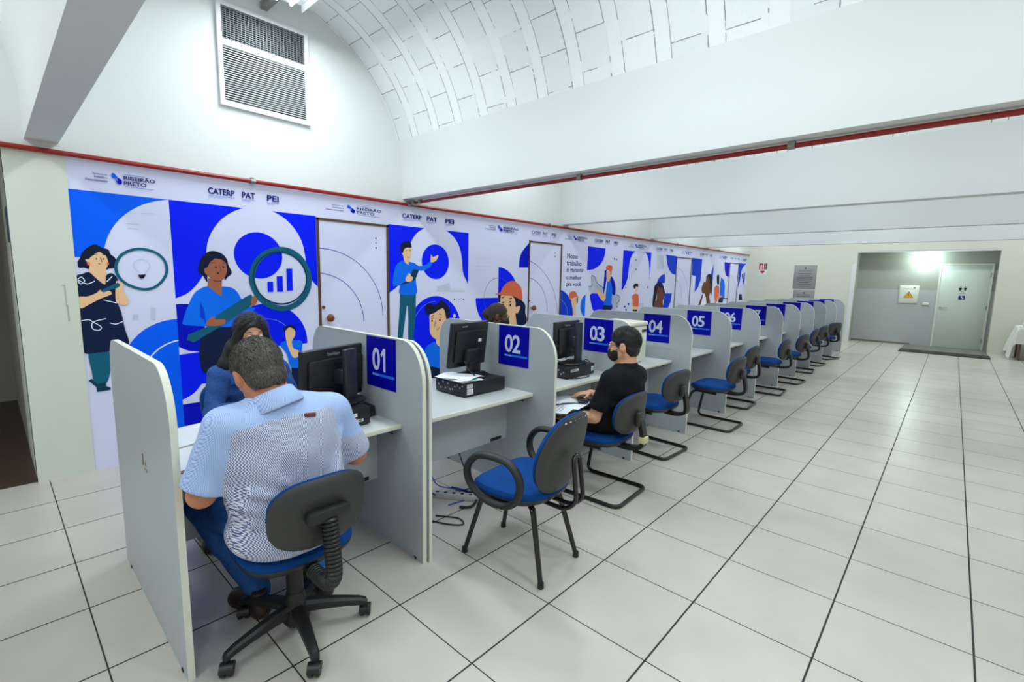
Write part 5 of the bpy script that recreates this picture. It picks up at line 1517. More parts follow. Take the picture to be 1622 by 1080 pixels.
def plaque(label, yc, z0, z1, w, rows):
    t = thing('wall_plaque', label, 'plaque', (FARX, yc, (z0 + z1) / 2))
    h = (z1 - z0) / 2
    b = MB(); b.box(-0.012, 0, -w / 2, w / 2, -h, h, b=0.002); b.build('plate', M['plaque'], t)
    b = MB(); b.add([(-0.0125, 0.022 * math.cos(q), h - 0.09 + 0.026 * math.sin(q)) for q in np.linspace(0, 2 * PI, 14, False)], [tuple(range(14))])
    r = random.Random(rows)
    for k in range(rows):
        L = w * (0.18 + 0.22 * r.random()); z = h - 0.15 - 0.05 * k
        if z < -h + 0.05: break
        b.box(-0.0128, -0.0121, -L, L, z, z + (0.014 if k % 3 else 0.009))
    b.build('engraving', mat('dark_engraving', (70, 70, 68), 0.7), t, smooth=0)


plaque('large engraved metal plaque on the far wall', 1.415, 1.405, 2.075, 0.56, 10)
plaque('second metal plaque just below the large one on the far wall', 1.40, 0.95, 1.375, 0.53, 5)

# table with a white cloth at the far right
t = thing('side_table', 'table under the white cloth at the far right', 'table', (13.62, -3.75, 0))
b = MB(); b.box(-0.36, 0.36, -0.85, 0.85, 0.70, 0.725); b.build('tabletop', M['wood'], t)
for sx in (-1, 1):
    for sy in (-1, 1):
        b = MB(); b.box(sx * 0.32 - 0.02, sx * 0.32 + 0.02, sy * 0.80 - 0.02, sy * 0.80 + 0.02, 0, 0.70); b.build('leg', M['wood'], t)
cb = MB(); nx, ny = 26, 60; X0, X1, Y0, Y1 = 13.24, 14.0, -4.62, -2.88; vs = []; drop = 0.38
grid = []
for j in range(ny + 1):
    for i in range(nx + 1):
        u = -drop + (X1 - X0 + 2 * drop) * i / nx; v = -0.62 + (Y1 - Y0 + 1.24) * j / ny
        W_, H_ = X1 - X0, Y1 - Y0
        ox = (-u if u < 0 else max(0, u - W_)); oy = (-v if v < 0 else max(0, v - H_))
        sx = -1 if u < 0 else 1; sy = -1 if v < 0 else 1
        dn = math.hypot(ox, oy) if ox and oy else max(ox, oy)
        px = min(max(u, 0), W_) + X0; py = min(max(v, 0), H_) + Y0
        fold = 0.018 * math.sin(14 * (u if oy else v) + 1.0) * min(1, dn / 0.2)
        fl = 0.10 * dn
        if ox and oy:
            a = math.atan2(oy, ox); px += sx * math.cos(a) * (fl + 0.08 * dn + 0.03 * math.sin(6 * a)); py += sy * math.sin(a) * (fl + 0.08 * dn + 0.03 * math.sin(5 * a))
        elif ox: px += sx * (fl + fold)
        elif oy: py += sy * (fl + fold)
        if px > 14.18: px = 14.18
        z = 0.732 - min(dn, 0.715) + (0.02 * math.sin(9 * u) * min(1, dn / 0.3))
        vs.append((px, py, max(0.012, z)))
fs = [(j * (nx + 1) + i, j * (nx + 1) + i + 1, (j + 1) * (nx + 1) + i + 1, (j + 1) * (nx + 1) + i) for j in range(ny) for i in range(nx)]
cb.add(vs, fs); o = cb.build('tablecloth', M['cloth'], smooth=70); tag(o, 'white cloth draped to the floor over the far right table', 'tablecloth')
sm = o.modifiers.new('soft', 'SUBSURF'); sm.levels = 1; sm.render_levels = 1
t = thing('napkin_box', 'small white box on the cloth-covered table', 'box', (13.45, -3.02, 0.735))
b = MB(); b.box(-0.08, 0.08, -0.10, 0.06, 0, 0.09, b=0.008); b.build('box_body', M['label'], t)
# ------------------------------------------------------------------ people: smooth distance fields turned into one continuous skin
class SDF:
    def __init__(s, lo, hi, res):
        s.lo = np.array(lo, float); s.res = res
        s.n = np.ceil((np.array(hi) - s.lo) / res).astype(int) + 1
        s.F = np.full(s.n, 0.5, np.float32)
        s.ax = [s.lo[i] + res * np.arange(s.n[i]) for i in range(3)]

    def _blk(s, lo, hi):
        a = np.clip(np.floor((np.array(lo) - s.lo) / s.res).astype(int), 0, s.n); b = np.clip(np.ceil((np.array(hi) - s.lo) / s.res).astype(int) + 1, 0, s.n)
        sl = tuple(slice(int(a[i]), int(b[i])) for i in range(3))
        X, Y, Z = np.meshgrid(s.ax[0][sl[0]], s.ax[1][sl[1]], s.ax[2][sl[2]], indexing='ij', sparse=True)
        return sl, X, Y, Z

    def _mix(s, sl, d, k, op):
        F = s.F[sl]
        if op == 'sub':
            d = -d
            if k > 0:
                h = np.clip(0.5 - 0.5 * (F - d) / k, 0, 1); s.F[sl] = F * (1 - h) + d * h + k * h * (1 - h)
            else: s.F[sl] = np.maximum(F, d)
        elif k > 0:
            h = np.clip(0.5 + 0.5 * (F - d) / k, 0, 1); s.F[sl] = F * (1 - h) + d * h - k * h * (1 - h)
        else: s.F[sl] = np.minimum(F, d)

    def cap(s, a, b, ra, rb=None, k=0.02, op='add'):
        rb = ra if rb is None else rb
        a, b = np.array(a, float), np.array(b, float); m = max(ra, rb) + k + 0.04
        sl, X, Y, Z = s._blk(np.minimum(a, b) - m, np.maximum(a, b) + m)
        d = b - a; L2 = float(d @ d) + 1e-12
        t = np.clip(((X - a[0]) * d[0] + (Y - a[1]) * d[1] + (Z - a[2]) * d[2]) / L2, 0, 1)
        q = np.sqrt((X - a[0] - t * d[0]) ** 2 + (Y - a[1] - t * d[1]) ** 2 + (Z - a[2] - t * d[2]) ** 2) - (ra + (rb - ra) * t)
        s._mix(sl, q.astype(np.float32), k, op)

    def ell(s, c, r, k=0.02, op='add', R=None):
        c, r = np.array(c, float), np.array(r, float); m = r.max() + k + 0.04
        sl, X, Y, Z = s._blk(c - m, c + m)
        P = (X - c[0], Y - c[1], Z - c[2])
        if R is not None: P = tuple(R[i][0] * P[0] + R[i][1] * P[1] + R[i][2] * P[2] for i in range(3))
        k1 = np.sqrt((P[0] / r[0]) ** 2 + (P[1] / r[1]) ** 2 + (P[2] / r[2]) ** 2) + 1e-6
        k2 = np.sqrt((P[0] / r[0] ** 2) ** 2 + (P[1] / r[1] ** 2) ** 2 + (P[2] / r[2] ** 2) ** 2) + 1e-6
        s._mix(sl, (k1 * (k1 - 1) / k2).astype(np.float32), k, op)

    def cut(s, p, n, keep_box=None):
        """remove the half space in front of plane (p, n)"""
        p, n = np.array(p, float), np.array(n, float); n = n / np.linalg.norm(n)
        if keep_box is None: sl, X, Y, Z = s._blk(s.lo, s.lo + s.res * s.n)
        else: sl, X, Y, Z = s._blk(*keep_box)
        d = (X - p[0]) * n[0] + (Y - p[1]) * n[1] + (Z - p[2]) * n[2]
        s.F[sl] = np.maximum(s.F[sl], d)

    def merge(s, o, k=0.03):
        s._mix(tuple(slice(0, int(n)) for n in s.n), o.F, k, 'add')

    def like(s):
        o = SDF(s.lo, s.lo + s.res * (s.n - 1), s.res); o.n = s.n; o.F = np.full(s.n, 0.5, np.float32); o.ax = s.ax
        return o

    def add_noise(s, amp, fn):
        X, Y, Z = np.meshgrid(*s.ax, indexing='ij', sparse=True)
        s.F += amp * fn(X, Y, Z).astype(np.float32)

    def mesh(s):
        F = s.F.copy()
        for ax in range(3):       # closed at the borders
            i = [slice(None)] * 3; i[ax] = 0; F[tuple(i)] = 0.5; i[ax] = -1; F[tuple(i)] = 0.5
        I = F < 0
        c = np.zeros(np.array(F.shape) - 1, np.int8)
        for dx in (0, 1):
            for dy in (0, 1):
                for dz in (0, 1): c += I[dx:F.shape[0] - 1 + dx, dy:F.shape[1] - 1 + dy, dz:F.shape[2] - 1 + dz]
        act = (c > 0) & (c < 8)
        idx = np.argwhere(act); N = len(idx)
        num = -np.ones(act.shape, np.int32); num[act] = np.arange(N)
        acc = np.zeros((N, 3)); cnt = np.zeros(N)
        cor = [(a, b, d) for a in (0, 1) for b in (0, 1) for d in (0, 1)]
        V = {q: F[idx[:, 0] + q[0], idx[:, 1] + q[1], idx[:, 2] + q[2]] for q in cor}
        for a in cor:
            for ax in range(3):
                if a[ax]: continue
                b = list(a); b[ax] = 1; b = tuple(b)
                fa, fb = V[a], V[b]; m = (fa < 0) != (fb < 0)
                t = np.where(m, fa / np.where(m, fa - fb, 1), 0)
                p = np.array(a, float)[None, :].repeat(N, 0); p[:, ax] += t
                acc[m] += p[m]; cnt[m] += 1
        v = s.lo + s.res * (idx + acc / cnt[:, None])
        fs = []
        for ax in range(3):
            u, w = (ax + 1) % 3, (ax + 2) % 3
            s0 = [slice(None)] * 3; s1 = [slice(None)] * 3; s0[ax] = slice(0, -1); s1[ax] = slice(1, None)
            A, B = I[tuple(s0)], I[tuple(s1)]
            e = np.argwhere(A != B); ok = (e[:, u] > 0) & (e[:, w] > 0) & (e[:, u] < num.shape[u]) & (e[:, w] < num.shape[w]); e = e[ok]
            ins = A[e[:, 0], e[:, 1], e[:, 2]]
            def at(du, dw):
                q = e.copy(); q[:, u] += du; q[:, w] += dw
                return num[q[:, 0], q[:, 1], q[:, 2]]
            Q = np.stack([at(-1, -1), at(0, -1), at(0, 0), at(-1, 0)], 1)
            Q[~ins] = Q[~ins][:, ::-1]
            fs.append(Q[(Q >= 0).all(1)])
        return v, np.concatenate(fs)


def smooth_verts(v, q, it=2, lam=0.5):
    v = v.copy()
    e = np.concatenate([q[:, [0, 1]], q[:, [1, 2]], q[:, [2, 3]], q[:, [3, 0]]])
    for _ in range(it):
        a = np.zeros_like(v); c = np.zeros(len(v))
        for ax in range(3): a[:, ax] = np.bincount(e[:, 0], v[e[:, 1], ax], len(v)) + np.bincount(e[:, 1], v[e[:, 0], ax], len(v))
        c = np.bincount(e[:, 0], minlength=len(v)) + np.bincount(e[:, 1], minlength=len(v))
        v += lam * (a / np.maximum(c, 1)[:, None] - v)
    return v


def sdf_obj(name, S, mats, parent, base, pick=None, it=2):
    v, q = S.mesh(); v = smooth_verts(v, q, it)
    me = bpy.data.meshes.new(name); me.from_pydata((v - np.array(base)).tolist(), [], q.tolist())
    mats = mats if isinstance(mats, (list, tuple)) else [mats]
    for m_ in mats: me.materials.append(m_)
    if pick is not None:
        me.polygons.foreach_set('material_index', pick(v[q].mean(1)).astype(np.int32))
    me.polygons.foreach_set('use_smooth', np.ones(len(q), bool)); me.update()
    o = bpy.data.objects.new(name, me); COL.objects.link(o); o.parent = parent
    return o


def V3(*a): return np.array(a, float)


def unit(a): a = np.array(a, float); return a / np.linalg.norm(a)


def frame(fwd, up=(0, 0, 1)):
    f = unit(fwd); r = unit(np.cross(f, up)); u = np.cross(r, f)
    return f, r, u       # forward, right, up


def head_sdf(S, c, fwd, up, sc=1.0, neck_to=None, neck_r=0.056):
    f, r, u = frame(fwd, up); R = np.array([r, f, u])
    P = lambda a, b, d: np.array(c) + sc * (r * a + f * b + u * d)
    S.ell(P(0, -0.012, 0.03), np.array((0.073, 0.092, 0.088)) * sc, 0.0, R=R)
    S.ell(P(0, 0.03, -0.035), np.array((0.059, 0.062, 0.078)) * sc, 0.03, R=R)
    S.ell(P(0, 0.058, -0.088), np.array((0.028, 0.026, 0.022)) * sc, 0.03, R=R)                       # chin
    for s_ in (-1, 1):
        S.cap(P(s_ * 0.052, -0.005, -0.055), P(s_ * 0.03, 0.055, -0.085), 0.018 * sc, 0.014 * sc, 0.025)   # jaw
        S.ell(P(s_ * 0.036, 0.074, -0.022), np.array((0.02, 0.014, 0.016)) * sc, 0.015, R=R)             # cheek
        S.ell(P(s_ * 0.031, 0.095, 0.012), np.array((0.016, 0.014, 0.011)) * sc, 0.010, 'sub', R=R)      # eye socket
        S.ell(P(s_ * 0.031, 0.084, 0.012), np.array((0.0145, 0.0125, 0.0105)) * sc, 0.003, R=R)          # lids
        S.cap(P(s_ * 0.012, 0.092, 0.032), P(s_ * 0.048, 0.078, 0.030), 0.007 * sc, 0.005 * sc, 0.012)   # brow
        S.ell(P(s_ * 0.079, -0.012, -0.008), np.array((0.012, 0.021, 0.034)) * sc, 0.006, R=R)           # ear
        S.ell(P(s_ * 0.090, -0.004, -0.004), np.array((0.006, 0.011, 0.018)) * sc, 0.004, 'sub', R=R)
    S.cap(P(0, 0.090, 0.018), P(0, 0.110, -0.022), 0.007 * sc, 0.011 * sc, 0.012)                       # nose
    for s_ in (-1, 1): S.ell(P(s_ * 0.011, 0.099, -0.026), np.array((0.008, 0.010, 0.007)) * sc, 0.006, R=R)
    S.ell(P(0, 0.090, -0.053), np.array((0.022, 0.010, 0.006)) * sc, 0.005, R=R)                        # lips
    S.ell(P(0, 0.088, -0.063), np.array((0.018, 0.010, 0.006)) * sc, 0.005, R=R)
    if neck_to is not None: S.cap(P(0, -0.025, -0.04), neck_to, neck_r, neck_r * 1.12, 0.035)
    return P


def hand_sdf(S, w, d, n, curl=0.5, side=1, sc=1.0):
    """w wrist, d direction of the fingers, n palm normal (towards what it holds), side +1 when the thumb lies on cross(d, n)"""
    d = unit(d); n = unit(np.array(n) - d * np.dot(n, d)); x = np.cross(d, n) * side
    w = np.array(w)
    S.ell(w + d * 0.045 * sc, np.array((0.040, 0.050, 0.0155)) * sc, 0.015, R=np.array([x, d, n]))
    for i, (o, L) in enumerate(((0.030, 0.070), (0.0105, 0.078), (-0.0095, 0.072), (-0.029, 0.058))):
        p = w + (d * (0.082 - 0.006 * abs(i - 1)) + x * o) * sc; a = 0.25 * curl; q = p
        for j, (fr, rr) in enumerate(((0.45, 0.0086), (0.32, 0.0078), (0.23, 0.0068))):
            dirv = unit(d * math.cos(a) + n * math.sin(a) + x * (o * 1.6)); e = q + dirv * L * fr * sc
            S.cap(q, e, rr * sc, (rr - 0.0006) * sc, 0.004 if j else 0.010); q = e; a += 0.75 * curl
    p = w + (d * 0.018 + x * 0.026) * sc; k1 = p + unit(d * 0.6 + x * 0.8 + n * 0.3) * 0.042 * sc; k2 = k1 + unit(d * 0.9 + x * 0.25 + n * 0.4) * 0.030 * sc; k3 = k2 + unit(d + n * 0.3) * 0.024 * sc
    S.cap(p, k1, 0.0125 * sc, 0.0105 * sc, 0.012); S.cap(k1, k2, 0.0100 * sc, 0.009 * sc, 0.004); S.cap(k2, k3, 0.009 * sc, 0.0075 * sc, 0.003)


def eyes(P, sc, parent, base, fwd, gaze=(0, 1, 0)):
    for s_ in (-1, 1):
        b = MB(); b.ball(tuple(P(s_ * 0.031, 0.0865, 0.012) - base), 0.0118 * sc, 8); b.build('eyeball', M['eye_w'], parent, smooth=80)
        b = MB(); b.ball(tuple(P(s_ * 0.031 + 0.002 * gaze[0], 0.0945, 0.0115 + 0.002 * gaze[2]) - base), 0.0056 * sc, 6); b.build('iris', M['eye_d'], parent, smooth=80)


def limb(S, pts, rad, k=0.02):
    for i in range(len(pts) - 1): S.cap(pts[i], pts[i + 1], rad[i], rad[i + 1], k)


def strands(name, c, R, r3, keep, n, length, rad, m, parent, base, seed, lay=(0, -0.6, -0.8), jitter=0.35):
    """short tapering hairs rooted on the head ellipsoid"""
    g = np.random.default_rng(seed); b = MB()
    cnt = 0
    while cnt < n:
        d = g.normal(size=3); d /= np.linalg.norm(d)
        if not keep(d): continue
        cnt += 1
        p = np.array(c) + R.T @ (d * r3); nrm = unit(R.T @ (d / r3))
        flow = R.T @ np.array(lay); flow = flow - nrm * flow.dot(nrm) + g.normal(size=3) * jitter; flow = unit(flow - nrm * flow.dot(nrm))
        L = length * (0.6 + 0.7 * g.random()); side = np.cross(nrm, flow) * rad
        p0 = p - nrm * 0.002; p1 = p + flow * L * 0.5 + nrm * L * 0.22; p2 = p + flow * L + nrm * L * 0.14
        q = [p0 - side, p0 + side, p1 + side * 0.8, p1 - side * 0.8, p2]
        b.add([x - base for x in q], [(0, 1, 2, 3), (3, 2, 4)])
    return b.build(name, m, parent, smooth=0, recalc=False)


def shoe(parent, base, heel, toe, m, name='shoe', up=0.07):
    heel, toe = np.array(heel, float), np.array(toe, float)
    S = SDF(np.minimum(heel, toe) - 0.09 - np.array((0, 0, 0.0)), np.maximum(heel, toe) + 0.09 + np.array((0, 0, 0.12)), 0.006)
    d = unit(toe - heel)
    z = np.array((0, 0, 1.0))
    S.cap(heel + z * 0.036 + d * 0.02, toe + z * 0.028 - d * 0.04, 0.036, 0.042, 0.02)
    S.ell(toe - d * 0.06 + z * 0.03, (0.05, 0.05, 0.034), 0.03)
    S.cap(heel + z * 0.04 + d * 0.03, heel + z * (0.05 + up) + d * 0.03, 0.036, 0.034, 0.03)
    S.cut(z * (0.004), -z)
    S.cut(heel + z * (0.055 + up), z)
    return sdf_obj(name, S, m, parent, base)


# ---- man in the striped shirt, booth 01
def man_striped():
    base = V3(-0.93, 0.18, 0)
    t = thing('person', 'man in a striped blue shirt and jeans on the swivel chair at booth 01', 'person', tuple(base))
    pel, belly, chest, upper = V3(-0.92, 0.16, 0.575), V3(-0.93, 0.125, 0.70), V3(-0.955, 0.10, 0.87), V3(-0.965, 0.105, 0.985)
    neck0 = V3(-0.995, 0.085, 1.055); hc = V3(-1.022, 0.15, 1.165)
    shL, shR = V3(-1.155, 0.11, 0.985), V3(-0.755, 0.12, 0.965)
    elL, elR = V3(-1.235, 0.15, 0.745), V3(-0.625, 0.155, 0.735)
    wrL, wrR = V3(-1.15, 0.385, 0.775), V3(-0.86, 0.43, 0.775)
    hf = unit((0.02, 0.86, -0.50)); hu = unit((-0.10, 0.50, 0.86))
    # skin
    S = SDF((-1.36, -0.12, 0.42), (-0.50, 0.60, 1.34), 0.0058)
    limb(S, [pel, belly, chest, upper], [0.12, 0.115, 0.12, 0.09]); limb(S, [shL, upper, shR], [0.055, 0.07, 0.055])
    P = head_sdf(S, hc, hf, hu, 1.04, neck0, 0.06)
    S.cap(neck0, upper, 0.07, 0.08, 0.03)
    for sh, el, wr in ((shL, elL, wrL), (shR, elR, wrR)):
        limb(S, [sh, el], [0.054, 0.047]); limb(S, [el, el + (wr - el) * 0.35, wr], [0.047, 0.046, 0.029], 0.012)
    hand_sdf(S, wrL, V3(0.35, 0.9, -0.10), V3(0, 0, -1), 0.35, -1); hand_sdf(S, wrR, V3(-0.5, 0.85, -0.08), V3(0, 0, -1), 0.6, 1)
    sdf_obj('body', S, M['skin_a'], t, base)
    # shirt
    S = SDF((-1.40, -0.14, 0.44), (-0.46, 0.42, 1.12), 0.0062)
    S.ell(pel + V3(-0.015, -0.02, -0.03), (0.235, 0.20, 0.14), 0.0); S.ell(belly + V3(-0.01, 0, 0), (0.226, 0.172, 0.175), 0.06); S.ell(chest + V3(-0.005, 0, 0), (0.222, 0.146, 0.19), 0.06); S.ell(upper, (0.215, 0.122, 0.095), 0.05)
    limb(S, [shL, upper + V3(0, 0.0, 0.01), shR], [0.070, 0.085, 0.070], 0.04)
    S.cap(upper, neck0 + V3(0, 0, -0.01), 0.085, 0.072, 0.05)
    for sh, el in ((shL, elL), (shR, elR)):
        A = S.like(); A.cap(sh, sh + (el - sh) * 1.1, 0.074, 0.080, 0.0); A.cut(sh + (el - sh) * 0.90, el - sh); S.merge(A, 0.04)
    # folds
    for (a, b, r) in ((V3(-1.12, 0.0, 0.76), V3(-0.98, -0.05, 0.70), 0.012), (V3(-1.13, 0.03, 0.70), V3(-0.95, -0.045, 0.635), 0.013), (V3(-1.12, 0.02, 0.63), V3(-0.92, -0.03, 0.585), 0.012), (V3(-0.77, 0.02, 0.80), V3(-0.84, -0.03, 0.68), 0.012), (V3(-1.10, 0.02, 0.90), V3(-1.02, -0.03, 0.78), 0.012), (V3(-0.76, 0.04, 0.90), V3(-0.80, -0.02, 0.76), 0.010)):
        S.cap(a, b, r, r * 0.6, 0.03)
    S.add_noise(0.0035, lambda X, Y, Z: np.sin(23 * X + 9 * Z) * np.sin(31 * Z + 7 * X + 5 * Y))
    # hollow below and around the neck
    S.cap(neck0 + V3(0, 0.01, 0.0), neck0 + V3(-0.02, 0.03, 0.12), 0.067, 0.067, 0.0, 'sub')
    S.cut(V3(0, 0, 0.464), (0, 0, -1))

    def pick(c):
        s_l = (c[:, 0] < -1.165 - 0.12 * (0.97 - c[:, 2]).clip(0, 0.3)); s_r = (c[:, 0] > -0.785 + 0.25 * (0.97 - c[:, 2]).clip(0, 0.3))
        yoke = c[:, 2] > 1.022 - 0.55 * (c[:, 0] + 0.93) ** 2 + 0.02 * (c[:, 0] + 0.93)
        front = c[:, 1] > 0.16
        return (s_l | s_r & (c[:, 2] > 0.86) | yoke | front).astype(int)
    sdf_obj('shirt', S, [M['stripe'], M['stripe_f']], t, base, pick, 3)
    # collar
    f = unit(hc - neck0 + V3(0, -0.02, 0)); N = 28; b = MB(); vs = []
    ctr = neck0 + V3(-0.004, 0.006, 0.022)
    a0 = unit(V3(1, 0, 0) - f * f[0]); a1 = np.cross(f, a0)
    prof = [(0.098, -0.045, 0.0), (0.100, -0.040, 0.0), (0.080, 0.012, 0.0), (0.074, 0.016, 0.0), (0.070, 0.008, 0.0), (0.071, -0.03, 0.0)]
    for r_, h_, _ in prof:
        for k in range(N):
            a = 2 * PI * k / N; back = 0.5 - 0.5 * math.sin(a)
            vs.append(ctr + (a0 * math.cos(a) * 1.02 + a1 * math.sin(a) * 1.02) * r_ + f * (h_ + (0.006 if h_ > 0 else -0.006) * back) - base)
    b.add(vs, [(i * N + k, i * N + (k + 1) % N, (i + 1) * N + (k + 1) % N, (i + 1) * N + k) for i in range(len(prof) - 1) for k in range(N)]); b.build('collar', M['stripe_f'], t, smooth=60)
    # hanger loop and yoke seam on the back
    b = MB(); b.box(-0.022, 0.022, -0.004, 0.004, -0.008, 0.008, b=0.003, xf=Matrix.Translation(tuple(V3(-0.905, -0.020, 1.012) - base)) @ Matrix.Rotation(0.12, 4, 'Y')); b.build('locker_loop', mat('maroon_tape', (110, 56, 66), 0.7), t)
    # jeans
    S = SDF((-1.30, -0.04, 0.06), (-0.50, 0.80, 0.72), 0.0075)
    S.ell(pel + V3(0, 0.02, -0.03), (0.185, 0.16, 0.10), 0.0)
    kL, kR = V3(-1.12, 0.60, 0.50), V3(-0.74, 0.60, 0.50); aL, aR = V3(-0.965, 0.44, 0.10), V3(-0.72, 0.36, 0.11)
    for hp, kn, an in ((V3(-1.03, 0.20, 0.545), kL, aL), (V3(-0.82, 0.20, 0.545), kR, aR)):
        limb(S, [hp, kn], [0.095, 0.068], 0.04); limb(S, [kn, kn + (an - kn) * 0.4, an], [0.068, 0.066, 0.052], 0.03)
    S.add_noise(0.003, lambda X, Y, Z: np.sin(40 * Z + 9 * X) * np.sin(25 * Y + 11 * X))
    sdf_obj('jeans', S, M['jean'], t, base)
    shoe(t, base, (-0.715, 0.285, 0.0), (-0.70, 0.545, 0.0), M['leather']); shoe(t, base, (-0.975, 0.36, 0.0), (-1.02, 0.60, 0.0), M['leather'])
    # hair
    f_, r_, u_ = frame(hf, hu); R = np.array([r_, f_, u_]); sc = 1.04
    S = SDF(hc - 0.17, hc + 0.17, 0.0055)
    S.ell(P(0, -0.016, 0.034), np.array((0.081, 0.098, 0.093)) * sc, 0.0, R=R); S.ell(P(0, -0.045, -0.035), np.array((0.066, 0.058, 0.058)) * sc, 0.03, R=R)
    S.ell(P(0, 0.105, -0.055), np.array((0.12, 0.105, 0.115)) * sc, 0.02, 'sub', R=R)
    for s_ in (-1, 1): S.ell(P(s_ * 0.085, -0.002, -0.03), np.array((0.03, 0.032, 0.05)) * sc, 0.012, 'sub', R=R)
    S.cut(P(0, -0.06, -0.088), -f_ * 0.2 - u_)
    S.add_noise(0.0022, lambda X, Y, Z: np.sin(150 * X + 60 * Z) * np.sin(130 * Z + 40 * Y) + 0.8 * np.sin(95 * Y + 70 * X))
    sdf_obj('hair', S, M['hair_g'], t, base, it=1)
    keep = lambda d: (d[2] > -0.55 and d[1] < 0.55 + 0.4 * d[2]) and not (abs(d[0]) > 0.72 and d[2] < 0.05 and d[1] > -0.45)
    strands('hair_strands', P(0, -0.016, 0.032), R, np.array((0.082, 0.099, 0.094)) * sc, keep, 5200, 0.026, 0.0011, M['strand_g'], t, base, 4, (0.15, -0.35, -0.9))
    strands('nape_strands', P(0, -0.045, -0.035), R, np.array((0.067, 0.059, 0.059)) * sc, lambda d: d[1] < -0.15 and -0.6 < d[2] < 0.5, 1500, 0.02, 0.0010, M['strand_g'], t, base, 5, (0.1, -0.2, -1.0))
    eyes(P, sc, t, base, hf)
    return t


man_striped()


# ---- man in the black polo, booth 03
def man_polo():
    base = V3(1.28, 0.05, 0)
    t = thing('person', 'dark-haired man in a black polo shirt, glasses and black mask seated at booth 03', 'person', tuple(base))
    pel, belly, chest, upper = V3(1.275, 0.0, 0.545), V3(1.29, -0.06, 0.65), V3(1.315, -0.11, 0.785), V3(1.33, -0.12, 0.875)
    neck0 = V3(1.33, -0.12, 0.945); hc = V3(1.325, -0.098, 1.082)
    shL, shR = V3(1.135, -0.105, 0.86), V3(1.51, -0.11, 0.85)
    elL, elR = V3(1.065, -0.04, 0.605), V3(1.575, 0.02, 0.61)
    wrL, wrR = V3(1.045, 0.18, 0.555), V3(1.43, 0.24, 0.665)
    hf = unit((-0.20, 0.97, -0.16)); hu = unit((0.02, 0.16, 0.98))
    S = SDF((0.92, -0.30, 0.42), (1.70, 0.46, 1.24), 0.0058)
    limb(S, [pel, belly, chest, upper], [0.11, 0.105, 0.11, 0.085]); limb(S, [shL, upper, shR], [0.05, 0.065, 0.05])
    P = head_sdf(S, hc, hf, hu, 1.05, neck0, 0.058); S.cap(neck0, upper, 0.065, 0.075, 0.03)
    for sh, el, wr in ((shL, elL, wrL), (shR, elR, wrR)):
        limb(S, [sh, el], [0.05, 0.042]); limb(S, [el, el + (wr - el) * 0.35, wr], [0.043, 0.042, 0.027], 0.012)
    hand_sdf(S, wrL, V3(0.25, 0.95, 0.02), V3(0.6, 0, -0.8), 0.35, -1); hand_sdf(S, wrR, V3(-0.75, 0.6, -0.06), V3(0, 0, -1), 0.5, 1)
    sdf_obj('body', S, M['skin_b'], t, base)
    S = SDF((0.92, -0.30, 0.44), (1.70, 0.22, 1.0), 0.0062)
    S.ell(pel + V3(0, -0.01, 0.0), (0.185, 0.15, 0.11), 0.0); S.ell(belly, (0.178, 0.135, 0.15), 0.06); S.ell(chest, (0.205, 0.132, 0.15), 0.06); S.ell(upper, (0.205, 0.11, 0.08), 0.05)
    limb(S, [shL, upper + V3(0, 0, 0.005), shR], [0.062, 0.075, 0.062], 0.04); S.cap(upper, neck0 + V3(0, 0, -0.012), 0.078, 0.066, 0.05)
    for sh, el in ((shL, elL), (shR, elR)):
        A = S.like(); A.cap(sh, sh + (el - sh) * 1.1, 0.066, 0.068, 0.0); A.cut(sh + (el - sh) * 0.80, el - sh); S.merge(A, 0.035)
    for (a, b, r) in ((V3(1.13, -0.17, 0.62), V3(1.28, -0.21, 0.57), 0.012), (V3(1.12, -0.14, 0.70), V3(1.25, -0.20, 0.66), 0.010), (V3(1.43, -0.16, 0.80), V3(1.38, -0.20, 0.68), 0.010)): S.cap(a, b, r, r * 0.6, 0.03)
    S.add_noise(0.004, lambda X, Y, Z: np.sin(25 * X + 9 * Z) * np.sin(33 * Z + 7 * X + 5 * Y))
    S.cap(neck0 + V3(0, 0.01, 0.0), neck0 + V3(0, 0.02, 0.12), 0.061, 0.061, 0.0, 'sub'); S.cut(V3(0, 0, 0.475), (0, 0, -1))
    sdf_obj('polo_shirt', S, M['polo'], t, base, None, 3)
    N = 28; b = MB(); vs = []; ctr = neck0 + V3(0, 0.004, 0.010); f = unit(V3(0, 0.22, 1)); a0 = V3(1, 0, 0); a1 = np.cross(f, a0)
    prof = [(0.088, -0.034), (0.090, -0.030), (0.073, 0.012), (0.067, 0.015), (0.064, 0.006), (0.066, -0.03)]
    for r_, h_ in prof:
        for k in range(N): a = 2 * PI * k / N; vs.append(ctr + (a0 * math.cos(a) + a1 * math.sin(a)) * r_ + f * h_ - base)
    b.add(vs, [(i * N + k, i * N + (k + 1) % N, (i + 1) * N + (k + 1) % N, (i + 1) * N + k) for i in range(len(prof) - 1) for k in range(N)]); b.build('collar', M['polo'], t, smooth=60)
    S = SDF((0.95, -0.16, 0.06), (1.62, 0.72, 0.68), 0.0075)
    S.ell(pel + V3(0, 0.01, -0.02), (0.17, 0.15, 0.085), 0.0)
    for hp, kn, an in ((V3(1.18, 0.03, 0.53), V3(1.12, 0.47, 0.52), V3(1.10, 0.50, 0.10)), (V3(1.37, 0.03, 0.53), V3(1.43, 0.47, 0.52), V3(1.42, 0.52, 0.10))):
        limb(S, [hp, kn], [0.082, 0.060], 0.04); limb(S, [kn, kn + (an - kn) * 0.4, an], [0.06, 0.056, 0.042], 0.03)
    sdf_obj('trousers', S, M['blackj'], t, base)
    shoe(t, base, (1.10, 0.46, 0), (1.07, 0.71, 0), M['blk']); shoe(t, base, (1.42, 0.48, 0), (1.45, 0.73, 0), M['blk'])
